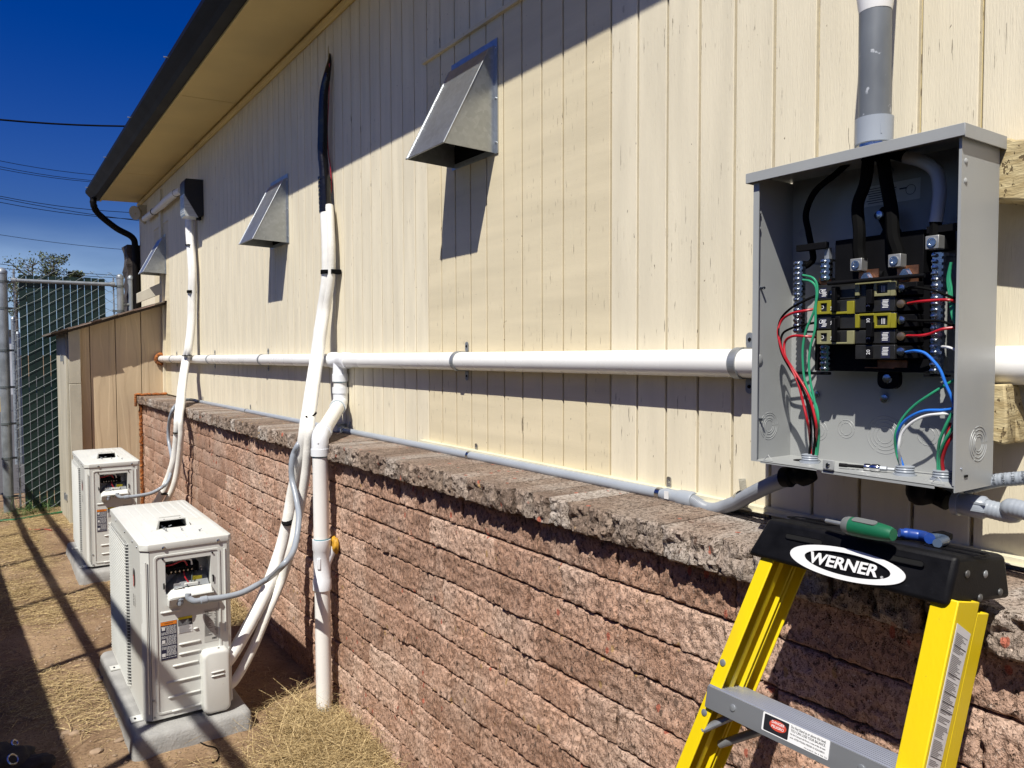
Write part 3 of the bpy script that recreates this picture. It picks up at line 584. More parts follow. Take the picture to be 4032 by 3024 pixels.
mb=MB(); q=k3(982,935,-.15); mb._lathe((-.15,q[1],z1+T),(0,0,1),[(0,.010),(.002,.009),(.003,.005),(.008,.005),(.008,.001)],8); mb.build('lid_bolt',m_steel,EP)
# service cables
def wire(name,pts,r,mat,par,label=None,n=8,sub=7):
    mb=MB(); mb.tube(cat_rom(pts,sub),r,n); o=mb.build(name,mat,par,smooth=True); 
    if label: o['label']=label
    return o
wire('service_cable',[(-.135,yc+.008,z1),k3(1205,1000,-.14),k3(1185,1180,-.14),k3(1135,1330,-.145),k3(1145,1500,-.15),k1(940,330,-.15),k1(960,440,-.15)],.0100,m_flange,EP,'black service cable dropping to the left main lug')
wire('service_cable',[(-.135,yc-.004,z1),k3(1290,1000,-.14),k3(1320,1180,-.14),k3(1355,1380,-.145),k1(1270,200,-.15),k1(1310,330,-.15),k1(1325,400,-.15)],.0100,m_flange,EP,'black service cable dropping to the right main lug')
wire('service_cable',[(-.135,yc+.015,z1),k3(1130,1010,-.12),k3(990,1130,-.12),k3(860,1240,-.12),k3(800,1380,-.12),k3(815,1500,-.12),k1(490,350,-.12),k1(490,430,-.12),k1(420,490,-.12),k1(380,480,-.12)],.0055,m_flange,EP,'thinner black cable curving left to the ground bar')
wire('neutral_cable',[(-.130,yc-.016,z1),k3(1330,985,-.13),k3(1445,1015,-.13)],.0095,m_flange,EP)
wire('neutral_cable',[k3(1445,1018,-.13),k3(1550,1045,-.13),k3(1640,1110,-.13),k3(1665,1230,-.13),k3(1655,1340,-.13),k3(1640,1440,-.13)],.0098,M('white_taped_cable',(.45,.46,.48),.4),EP,'white taped neutral cable curving right',n=12)
wire('neutral_cable',[k3(1640,1430,-.13),k3(1640,1500,-.13),k3(1630,1560,-.13)],.0092,m_flange,EP)
# black interior base
xi=-.105
def rectx(a,b2,x,x2,k=k1):
    p,q=k(*a,x),k(*b2,x); return (x,q[1],q[2]),(x2,p[1],p[2])
mb=MB(); mb.box(*rectx((710,240),(1560,640),-.130,-.100)); mb.box(*rectx((520,640),(1640,1520),-.130,-.100)); mb.box(*rectx((330,1505),(640,1540),-.136,-.126)); mb.box(*rectx((330,285),(620,312),-.136,-.126)); mb.box(*rectx((1560,1530),(1800,1560),-.136,-.126)); mb.box(*rectx((1590,105),(1890,140),-.136,-.126)); mb.box(*rectx((1600,140),(1780,320),-.13,-.1))
p_=k1(1060,240,-.13); q_=k1(1310,240,-.13)
w_=p_[1]-q_[1]; md=w_*.31; mb.prism([(0,0),(w_,0),(w_-.01,.018),(md+.016,.040),(md+.012,.052),(md+.004,.056),(md-.006,.056),(md-.012,.050),(md-.013,.038),(.01,.018)],(-.115,p_[1],p_[2]),(0,-1,0),(0,0,1),-.012)
mb.build('interior_base',m_blk,EP,bevel=.001)
mb=MB(); b_c=k1(1218,1575,-.12); mb.prism(rrect(.036,.034,.012),b_c,(0,-1,0),(0,0,1),-.012); mb.build('mounting_ear',m_blk,EP)
for pz_ in (k1(1218,1575,-.132),k3(1275,1395,-.128),k2(1312,925,xb-.003),k2(865,898,xb-.003),k3(1340,1110,xb-.003)):
    mb=MB(); mb._lathe(pz_,(-1,0,0),[(0,.0075),(.004,.007),(.005,.003)],12); mb.build('screw',m_zinc,EP,smooth=True)
for pz_ in (k3(780,1510,xb-.002),k3(1765,1440,xb-.002)): mb=MB(); mb._lathe(pz_,(-1,0,0),[(0,.008),(.0008,.008)],16); mb.build('knockout',M('dim_plug',(.3,.31,.32),.6),EP)
# terminal bars with individual screws
scr=MB(); scr._lathe((0,0,0),(-1,0,0),[(0,.0026),(.002,.0026),(.003,.0034),(.0048,.0034),(.0055,.0018)],8); scr.add([(-.0057,-.0024,-.0005),(-.0057,.0024,-.0005),(-.0057,.0024,.0005),(-.0057,-.0024,.0005)],[(0,1,2,3)])
scm=mesh('screw',scr.v,scr.f,m_zinc); scm.polygons.foreach_set('use_smooth',[True]*len(scm.polygons)); scm.set_sharp_from_angle(angle=.7)
def bar(a,b2,nsc,x,w=.014,side=1,cover=True):
    p,q=A(k1(*a,x)),A(k1(*b2,x)); zc=(p[1]+q[1])/2
    mb=MB(); mb.box((x,zc-w/2,q[2]-.004),(x+.012,zc+w/2,p[2]+.004)); 
    for i in range(nsc): mb.box((x-.001,zc-w/2-.003,p[2]+(q[2]-p[2])*i/(nsc-1)-.0024),(x+.008,zc-w/2-.0002,p[2]+(q[2]-p[2])*i/(nsc-1)+.0024))
    mb.box((x+.012,zc-w/2,q[2]-.004),(xb,zc-w/2+.003,q[2])); mb.box((x+.012,zc-w/2,p[2]),(xb,zc-w/2+.003,p[2]+.004))
    o=mb.build('terminal_bar',m_zinc if side else m_steel,EP)
    for i in range(nsc):
        z=p[2]+(q[2]-p[2])*i/(nsc-1); part('screw',scm,A([x,zc+w*.22,z])-A(EP.location),EP)
bar((345,460),(350,1110),14,-.138); bar((1690,380),(1680,1500),20,-.138); bar((610,440),(610,600),4,-.142); bar((608,1275),(608,1480),5,-.138)
mb=MB(); mb.box(*rectx((605,312),(650,430),-.128,-.12)); mb.build('terminal_bar',m_steel,EP)
# main lugs
for a_,r_ in (((908,472),0),((1280,432),0),((1645,255),0)):
    c=A(k1(*a_,-.162)); mb=MB(); mb.box(c+A([0,.0102,.0102]),c+A([.018,-.0102,-.0102])); mb.build('main_lug',M('lug_alloy',(.42,.42,.40),.42,.6),EP,bevel=.001)
    mb=MB(); mb._lathe(c,(-1,0,0),[(0,.0068),(.002,.0068),(.002,.0045),(.0005,.0038),(.0005,.001)],16); mb.build('lug_screw',m_zinc,EP,smooth=True)
    if a_[0]<1600:
        d_=c+A([.012,-.012,-.022]); mb=MB(); mb.box(d_+A([.004,.016,.014]),d_+A([.006,-.018,-.016])); mb.build('copper_bus',m_cop,EP); mb=MB(); mb._lathe(d_+A([.003,0,0]),(-1,0,0),[(0,.010),(.002,.010),(.002,.007),(.008,.007)],6); mb.build('bolt',m_zinc,EP)
mb=MB(); p,q=k1(1120,1395,-.133),k1(1405,1470,-.133); mb.box((-.133,q[1],q[2]),(-.130,p[1],p[2])); p,q=k1(995,1462,-.134),k1(1270,1478,-.134); mb.box((-.134,q[1],q[2]),(-.13,p[1],p[2])); mb.build('copper_bus',m_cop,EP)
mb=MB(); mb.cyl(k1(640,655,-.168),k1(1575,575,-.168),.0035,10); mb.build('tie_rod',m_blk,EP,smooth=True)
mb=MB(); mb.cyl(k1(1030,575,-.13),k1(1180,575,-.13),.0075,14); mb.build('black_tube',m_blk,EP,smooth=True)
mb=MB(); mb.tube(cat_rom([k1(575,600,-.135),k1(580,645,-.135),k1(640,645,-.135),k1(655,600,-.135)],4),.004,6); mb.build('copper_bus',m_cop,EP)
# breakers
xk=-.157
def rx(a,b2,x,dep,nm,mat,bev=.0,par=None):
    p,q=A(k1(*a,x)),A(k1(*b2,x)); mb=MB(); mb.box((x,q[1],q[2]),(x+dep,p[1],p[2])); return mb.build(nm,mat,par or EP,bevel=bev)
rowsL=[(672,800,0),(828,946,1),(965,1092,0),(1115,1238,2)]; rowsR=[(640,770,2),(790,925,0),(950,1082,1),(1108,1236,0),(1250,1388,3)]
m_brk=M('breaker_case',(.022,.022,.022),.32,var=.1,vscale=60)
for a_,b2,ty_ in rowsL:
    o=rx((535,a_),(905,b2-2),xk,.03,'breaker',m_brk,.0012)
    rx((670,a_+10),(750,b2-8),xk-.003,.003,'toggle_well',m_blk,.001,o)
    if ty_==0: 
        rx((552,a_+28),(622,b2-8),xk-.0006,.0006,'rating_label',m_navy,0,o); mb=MB()
        for i in range(6): c=A(k1(600+R.uniform(-8,8),a_+44+i*12,xk-.0009)); mb.obox(c,(0,1,0),(0,0,1),(1,0,0),.008,.0012,.0002)
        c=A(k1(572,a_+60,xk-.001)); mb.ring(c,(1,0,0),.0032,.0004,12); mb.build('label_print',m_whp,o)
    if ty_:
        mc=m_clip if ty_==1 else m_clip2
        p,q=A(k1(530,a_-3,xk-.004)),A(k1(662,b2+2,xk-.004)); w=p[1]-q[1]; h=p[2]-q[2]; c=(p+q)/2
        mb=MB(); out=[(-w/2,-h/2),(w/2,-h/2),(w/2,h/2),(-w/2,h/2)]; inn=[(x*.45-w*.0,y*.62) for x,y in out]; mb.ringp(out,inn,c,(0,-1,0),(0,0,1),-.004)
        rx_=[(820,a_-3,888,b2+2),(662,b2-14,822,b2+2)]
        for r4 in rx_: p,q=A(k1(r4[0],r4[1],xk-.004)),A(k1(r4[2],r4[3],xk-.004)); mb.box((xk-.004,q[1],q[2]),(xk,p[1],p[2]))
        mb.build('retaining_clip',mc,o,bevel=.0008); text('D',A(k1(585,(a_+b2)/2,xk-.0008)),(0,-1,0),(0,0,1),.009,m_whp,o)
    c=A(k1(680,(a_+b2)/2+8,xk-.0036)); text('30',c,(0,0,1),(0,1,0),.0075,m_whp,o,'rating_number')
for a_,b2,ty_ in rowsR:
    o=rx((902,a_),(1285,b2-2),xk,.03,'breaker',m_brk,.0012); rx((1287,a_+8),(1500,b2-10),xk+.006,.022,'terminal_well',m_blk,.001,o)
    c=A(k1(1350,(a_+b2)/2-5,xk+.005)); mb=MB(); mb._lathe(c,(-1,0,0),[(0,.007),(.003,.0065),(.004,.003)],12); mb.build('terminal_screw',m_zinc if ty_ else M('brass',(.45,.33,.2),.35,.9),o,smooth=True)
    rx((1003,a_+14),(1068,b2-8),xk-.003,.003,'toggle_well',m_blk,.001,o)
    if ty_ in (1,2):
        mc=m_clip if ty_==1 else m_clip2; p,q=A(k1(1080,a_-6,xk-.004)),A(k1(1240,b2+2,xk-.004)); w=p[1]-q[1]; h=p[2]-q[2]; c=(p+q)/2
        mb=MB(); out=[(-w/2,-h/2),(w/2,-h/2),(w/2,h/2),(-w/2,h/2)]; inn=[(x*.66,y*.62) for x,y in out]; mb.ringp(out,inn,c,(0,-1,0),(0,0,1),-.004)
        for r4 in ((1242,a_-6,1290,b2+2),(900,a_+4,940,b2+2),(940,a_-2,1080,a_+14)): p,q=A(k1(r4[0],r4[1],xk-.004)),A(k1(r4[2],r4[3],xk-.004)); mb.box((xk-.004,q[1],q[2]),(xk,p[1],p[2]))
        mb.build('retaining_clip',mc,o,bevel=.0008)
        mb=MB()
        for i in range(3): mb.obox(A(k1(1160+i*14,(a_+b2)/2,xk-.001)),(0,1,0),(0,0,1),(1,0,0),.0009,.010,.0002)
        mb.build('label_print',m_whp,o)
    else:
        rx((1152,a_+12),(1236,b2-12),xk-.0006,.0006,'rating_label',m_navy,0,o); mb=MB()
        for i in range(6): c=A(k1(1192+R.uniform(-6,6),a_+24+i*14,xk-.0009)); mb.obox(c,(0,1,0),(0,0,1),(1,0,0),.0095,.0012,.0002)
        mb.build('label_print',m_whp,o)
    if ty_ in (0,3,1): text('30' if ty_!=3 else '20',A(k1(1030,(a_+b2)/2,xk-.0036)),(0,0,1),(0,1,0),.0085,m_whp,o,'rating_number')
for r4 in ((672,700,700,925),(672,990,700,1215),(1005,715,1060,850),(1005,1030,1060,1170)):
    rx(r4[:2],r4[2:],xk-.012,.009,'handle_tie',m_blk,.001)
# wires
W=lambda *p,x=-.163: [k2(a,b2,x if len(q)<3 else min(q[2]-.012,-.15) if q[2]>-.15 and q[1]<1180 else q[2]) for q in p for a,b2 in [q[:2]]]
wr=.0021
wire('wire',W((885,248,-.13),(800,285),(700,340),(635,410,-.16),(620,500,-.165),(640,620,-.165),(690,720,-.16),(760,830),(800,930),(825,1050),(830,1180,-.14),(820,1290,-.14)),wr,m_flange,EP,'black wire from the top left breaker')
wire('wire',W((868,342,-.135),(790,355),(700,375),(640,420,-.16),(618,500,-.165),(650,630,-.165),(700,720,-.16),(750,830),(780,950),(810,1080),(826,1190,-.135),(830,1290,-.135)),wr*1.1,m_red,EP,'red wire from the second left breaker')
wire('wire',W((882,428,-.13),(790,445),(700,470),(645,510,-.16),(640,600,-.165),(700,730,-.16),(770,850),(812,950),(850,1080),(856,1190,-.145),(845,1290,-.145)),wr,m_flange,EP,'black wire from the third left breaker')
wire('wire',W((868,526,-.135),(790,520),(710,520),(662,560,-.155),(665,650,-.16),(720,740,-.158),(800,870),(840,980),(866,1100),(862,1200,-.14),(850,1290,-.14)),wr*1.1,m_red,EP,'red wire from the bottom left breaker')
wire('ground_wire',W((780,155,-.12),(830,165),(862,200),(868,260),(850,360),(800,480),(780,580),(778,680),(790,800),(830,900),(868,980),(880,1080),(876,1180,-.14),(862,1290,-.14)),wr,m_grn,EP)
wire('ground_wire',W((780,125,-.12),(840,140),(868,180),(872,250),(862,330),(858,470),(830,580),(818,680),(826,800),(850,920),(872,1040),(884,1150,-.138),(872,1290,-.138)),wr,m_grn,EP)
wire('wire',W((1450,205,-.135),(1530,205),(1620,222),(1700,250),(1765,278,-.155)),wr,m_flange,EP,'black wire from the top right breaker'); wire('wire',W((1460,308,-.135),(1540,295),(1640,287),(1720,285),(1772,296,-.155)),wr*1.1,m_red,EP,'red wire from the second right breaker')
wire('wire',W((1455,415,-.135),(1540,420),(1640,420),(1700,430),(1765,455,-.155)),wr,m_flange,EP,'black wire from the third right breaker'); wire('wire',W((1455,517,-.135),(1530,517),(1600,505),(1680,475),(1772,462,-.155)),wr*1.1,m_red,EP,'red wire from the fourth right breaker')
wire('wire',W((1452,622,-.135),(1510,615),(1570,630),(1625,680),(1670,740),(1705,830),(1740,910),(1755,980,-.16),(1700,998,-.16),(1560,1005,-.165),(1450,1060,-.16),(1400,1130,-.155),(1388,1230,-.14),(1430,1368,-.14)),wr*1.1,m_blu,EP,'blue wire looping from the twenty amp breaker to the bottom')
wire('wire',W((1765,1022,-.15),(1660,1024),(1560,1040),(1470,1090),(1415,1160),(1400,1250),(1415,1368,-.14)),wr,m_wht,EP,'white wire along the blue one')
wire('wire',W((1682,588,-.13),(1720,592),(1770,608)),wr,m_wht,EP,'short white wire at the right terminal bar')
wire('ground_wire',W((1765,800,-.12),(1680,850,-.13),(1600,900,-.14),(1500,970,-.15),(1420,1060,-.15),(1378,1160,-.15),(1385,1270,-.14),(1415,1368,-.14)),wr,m_grn,EP)
for s_ in (0,1,2): wire('ground_wire',W((1740-4*s_,40+30*s_,-.13),(1718+6*s_,150,-.13),(1730+10*s_,260,-.135),(1750+5*s_,400,-.14),(1790,480,-.15)),wr,m_grn,EP)
wire('ground_wire',W((1745,1020,-.16),(1700,1110,-.16),(1665,1200,-.155),(1655,1290,-.145),(1655,1395,-.14)),wr*1.1,m_grn,EP); wire('ground_wire',W((1785,1060,-.16),(1720,1160,-.16),(1680,1240,-.155),(1665,1310,-.145),(1668,1395,-.14)),wr*1.1,m_grn,EP)
wire('wire',W((1790,1110,-.15),(1730,1190,-.155),(1695,1270,-.15),(1682,1330,-.145),(1688,1395,-.14)),wr*1.25,m_red,EP,'red wire at the right bottom hub'); wire('wire',W((1735,1080,-.14),(1715,1150,-.14),(1700,1190,-.14)),wr*1.1,m_red,EP,'short red wire behind the green ones')
for i,(a_,b2) in enumerate(((824,1300),(1440,1378),(1685,1402))):
    c=A(k2(a_,b2,-.14)); c[2]=z0+T; mb=MB(); mb._lathe(c,(0,0,1),[(0,.0175),(.002,.0175),(.002,.015),(.004,.015),(.004,.013),(.006,.0145),(.008,.013),(.010,.0145),(.012,.013),(.014,.0145),(.015,.011)],20); mb.build('conduit_hub',m_cond,EP,smooth=30)
for p in ((555,1325),(1655,1475)):
    c=A(k2(*p,-.187)); mb=MB(); c[2]=z0+T; mb.tube([c+A([0,.010,.001]),c+A([0,0,.011]),c+A([0,-.010,.001]),c+A([0,.010,.001])],.0008,6); mb.build('tab',m_ebox,EP)
mb=MB(); c=A(k2(950,1352,xf)); mb.obox((xf-.002,c[1],c[2]),(0,1,0),(0,0,1),(1,0,0),.020,.016,.003); mb.build('latch_tab',m_ebox,EP,bevel=.001); mb=MB(); mb._lathe((xf-.004,c[1],c[2]),(-1,0,0),[(0,.004),(.002,.003)],10); mb.build('screw',m_zinc,EP)
# bit holder lying in the panel
bh=thing('bit_driver','black and chrome magnetic bit holder lying in the bottom of the panel','tool',k2(1200,1340,-.16))
p,q=A(k2(1015,1330,-.165)),A(k2(1375,1345,-.14)); zf=z0+T+.0066; p[2]=q[2]=zf; d=nrm(q-p); L=np.linalg.norm(q-p)
mb=MB(); mb._lathe(p,d,[(0,.0035),(.012,.0035),(.014,.0028),(L*.45,.003)],6); mb.build('shank',m_blk,bh)
mb=MB(); mb._lathe(p,d,[(L*.45,.004),(L*.47,.0062),(L*.56,.0062),(L*.58,.0052),(L*.62,.0064),(L*.72,.0064),(L*.75,.005)],16); mb.build('collar',M('chrome',(.8,.8,.8),.12,1.0),bh,smooth=30)
mb=MB(); mb._lathe(p,d,[(L*.75,.0045),(L*.86,.0045),(L*.88,.0028),(L,.0028)],6); mb.build('bit',m_steel,bh)
# flexible conduits leaving right
def exitflex(label,pts,r,fit):
    t=thing('flexible_conduit',label,'conduit',A(pts[0])); W_,rr=flexmesh(pts,r,amp=.00028,pitch=.006); mb=MB(); mb.tube(W_,rr,18); mb.build('pipe',m_cond,t,smooth=60)
    if fit: fit(t)
    return t
def f1(t):
    c=A(X(3870,1998,-.10)); ax=nrm((.04,-1,-.02)); mb=MB(); mb._lathe(c-ax*.042,ax,[(0,.014),(.001,.019),(.010,.019),(.010,.0165),(.014,.0165),(.016,.0175),(.044,.0175),(.048,.0145),(.048,.012)],24); mb.obox(c+A([-.016,-.0,.008]),(0,1,0),(0,0,1),(1,0,0),.02,.003,.003); mb.obox(c+A([-.017,-.0,-.003]),(0,1,0),(0,0,1),(1,0,0),.02,.003,.003); mb.build('connector',m_cond,t,smooth=True)
    mb=MB(); mb.tube(cat_rom([c-ax*.05,c+A([-.0,.075,.008]),(-.13,c[1]+.085,z0-.03),(-.13,c[1]+.085,z0)],6),.0145,16); mb.build('elbow',m_blk,t,smooth=True)
c=A(X(3870,1998,-.10)); exitflex('lower glossy grey flexible conduit leaving the panel bottom to the right',[c+A([0,-.0,0]),c+A([0,-.04,-.003]),X(4032,2010,-.11),X(4032,2010,-.11)+A([0,-.2,-.04]),X(4032,2010,-.11)+A([0.02,-.5,-.09]),X(4032,2010,-.11)+A([.07,-1.0,-.06]),X(4032,2010,-.11)+A([.08,-2.1,-.06])],.0138,f1)
c=A(X(3890,1900,-.075)); t=exitflex('upper grey flexible conduit with printed lettering right of the panel bottom',[c+A([-.01,.07,-.03]),c,X(4000,1885,-.075),X(4000,1885,-.075)+A([0,-.1,.02]),X(4000,1885,-.075)+A([.02,-.4,.05]),X(4000,1885,-.075)+A([.05,-1.0,.05]),X(4000,1885,-.075)+A([.05,-2.2,.05])],.0105,None)
a_=A(X(3915,1890,-.0865)); b2_=A(X(4030,1872,-.0865)); 
for s_,o_ in (('8/19 (C',0),('K4 TRL',.33),('RES T',.66),('UL FE',1.0)):
    c=a_+(b2_-a_)*o_; text(s_,c+A([-.001,0,0]),(0,.12,1),(0,1,-.12),.0055,m_print,t,'printing')
# lumber blocks behind the panel
def lumber(label,pts,x0,x1,cut=0):
    """pts: photo outline on plane x0"""
    P=[X(2688+a*.6076,b2*.6076,x0) for a,b2 in pts]; mb=MB(); o=P[0]; poly=[(-(p[1]-o[1]),p[2]-o[2]) for p in P]
    mb.prism(poly,o,(0,-1,0),(0,0,1),-(x1-x0)); return tag(mb.build('lumber_block',m_wood,bevel=.003),label,'lumber block',None)
lumber('upper yellowish lumber block between the panel top and the siding',[(1900,1290),(2400,1300),(2400,890),(2145,905),(2125,895),(1900,880)],-.077,-.004)
lumber('lower splintered lumber block beside the panel, left of the tilted one',[(1960,1659+1195),(2085,1659+1225),(2100,1659+1200),(2100,1659+1000),(2085,1659+830),(1960,1659+835)],-.077,-.045)
lumber('lower tilted lumber block, right one of the two below the white pipe',[(2105,1659+1205),(2170,1659+1215),(2182,1659+1190),(2105,1659+840),(2040,1659+835)],-.044,-.004)
# ================================================ LADDER
KK=.95; P0=A([-.3754,.592,1.179]); th=math.radians(12)
Lw=A([math.sin(th),0,math.cos(th)]); Ln=A([math.cos(th),0,-math.sin(th)])
LB=A([P0[0],0,P0[2]])
def lp(y,w,n=0): return LB+(A([0,y,0])+Lw*w+Ln*n)*KK
ld=thing('step_ladder','yellow fibreglass stepladder with black cap and grey aluminium step, folded against the wall','ladder',(-.58,.7,0))
wy=lambda w:.777+.284*(-.071-w); wr_=lambda w:.475+.083*(-.071-w)  # outer edges left / right
wbot=-1.28
# front rails: C-channels, open towards each other
def channel(yf,sgn,name,n0,n1,fl,t=.004,w0=-.055,w1=wbot,mat=m_lad):
    """yf(w): outer web position; sgn +1 = left rail (web at +y)"""
    prof=[(0,n0),(-sgn*fl,n0),(-sgn*fl,n0+t),(-sgn*t,n0+t),(-sgn*t,n1-t),(-sgn*fl,n1-t),(-sgn*fl,n1),(0,n1)]
    V=[lp(yf(w)+a,w,n) for w in (w0,w1) for a,n in prof]; k=len(prof)
    mb=MB(); mb.add(V,[tuple(range(k)),tuple(range(2*k-1,k-1,-1))]+[(i,k+i,k+(i+1)%k,(i+1)%k) for i in range(k)]); return mb.build(name,mat,ld,bevel=.0015)
channel(wy,1,'front_rail',.004,.062,.024); channel(wr_,-1,'front_rail',.004,.062,.034)
channel(lambda w:wy(w)-.004,1,'rear_rail',.066,.100,.020,w0=-.07); channel(lambda w:wr_(w)+.002,-1,'rear_rail',.066,.100,.022,w0=-.07)
# middle stiffening rib seen inside the left rail
mb=MB(); V=[lp(wy(w)-.004-a,w,n) for w in (-.06,wbot) for a,n in ((0,.028),(.016,.028),(.016,.040),(0,.040))]; mb.add(V,[(0,1,2,3),(7,6,5,4)]+[(i,4+i,4+(i+1)%4,(i+1)%4) for i in range(4)]); mb.build('rail_rib',m_lad,ld)
# cap
TL=A([-.3783,.7282,1.179]); TR=A([-.3726,.456,1.179]); TRb=A([-.242,.458,1.161]); TLb=TL+(TRb-TR)
bl=lp(.797,-.066,-.004); br=lp(.484,-.066,-.004); brb=A([-.2307,.455,1.1008]); blb=A([-.2307,.752,1.1008])
mb=MB(); mb.hexa([bl,br,brb,blb,TL,TR,TRb,TLb]); cap=mb.build('top_cap',m_cap,ld,bevel=.007,seg=3)
fn=nrm(np.cross(br-bl,TL-bl)); 
if fn@fw>0: fn=-fn
ex=nrm(br-bl); ey=nrm(np.cross(fn,ex)); 
if ey[2]<0: ey=-ey
def cf(a,b2): return PL(2688+a*.6076,2016+b2*.6076,bl,fn)
E0,E1=cf(700,262),cf(1447,425); Et,Eb=cf(1090,258),cf(1060,432)
cc=(E0+E1)/2; wa=np.linalg.norm(E1-E0)/2; exl=nrm(E1-E0); eyl=nrm(np.cross(fn,exl)); eyl=eyl if eyl[2]>0 else -eyl
hb=abs((cf(1075,235)-cf(1075,450))@eyl)/2*.98
def shift(o): return o+fn*.0006
mb=MB(); mb.ringp(ell(wa,hb,64),ell(wa*.745,hb*.70,64,.002),cc+fn*.0002,exl,eyl,.0012 if np.cross(exl,eyl)@fn>0 else -.0012); mb.build('logo_ring',m_whp,ld)
text('WERNER',cc+fn*.0004-exl*.004-eyl*.001,exl,eyl,hb*1.02,m_whp,ld,'logo_lettering',.0010,bold=.028,shear=.2,width=wa*1.17); text('®',cc+exl*(wa*.635)-eyl*hb*.32+fn*.0004,exl,eyl,.005,m_whp,ld,'logo_lettering')
for c,w_ in ((cf(785,175),cf(905,195)),(cf(1415,308),cf(1562,340))):
    a2=np.linalg.norm(w_-c); mb=MB(); mb.prism(rrect(a2*2,.0065,.003),c+fn*.0002,exl,eyl,.0005 if np.cross(exl,eyl)@fn>0 else -.0005); mb.build('cap_slot',M('slot_black',(.001,.001,.001),.9),ld)
    mb=MB(); mb.ringp(rrect(a2*2+.002,.0085,.004),rrect(a2*2,.0065,.003),c+fn*.0002,exl,eyl,.0010 if np.cross(exl,eyl)@fn>0 else -.001); mb.build('slot_rim',m_cap,ld)
sn=nrm(np.cross(TRb-TR,br-TR)); sn=sn if sn[1]<0 else -sn
for a_,b2 in ((1842,402),(1958,402),(2055,520),(1925,556)):
    s2=nrm(np.cross(brb-br,TRb-br)); s2=s2 if s2[1]<0 else -s2; low=b2>450; c=PL(2688+a_*.6076,2016+b2*.6076,brb if low else TR,s2 if low else sn); mb=MB(); mb._lathe(c-sn*.003,sn,[(0,.0055),(.0045,.005),(.006,.002)],14); mb.build('rivet',M('dark_rivet',(.13,.13,.13),.45,.6) if a_!=1958 else m_steel,ld,smooth=True)
# moulded pad on the cap top
tc_=(TL+TR+TRb+TLb)/4; tn=nrm(np.cross(TR-TL,TLb-TL)); tn=tn if tn[2]>0 else -tn
for s_ in (-.105,.0,.105):
    mb=MB(); 
    for w_ in (.0,.018): mb.ringp(rrect(.07,.05-w_,.012),rrect(.066,.046-w_,.010),tc_+A([0,s_,0])+tn*.0002,(0,1,0),nrm(TLb-TL),.0016 if np.cross((0,1,0),nrm(TLb-TL))@tn>0 else -.0016)
    mb.build('cap_tray',m_cap,ld)
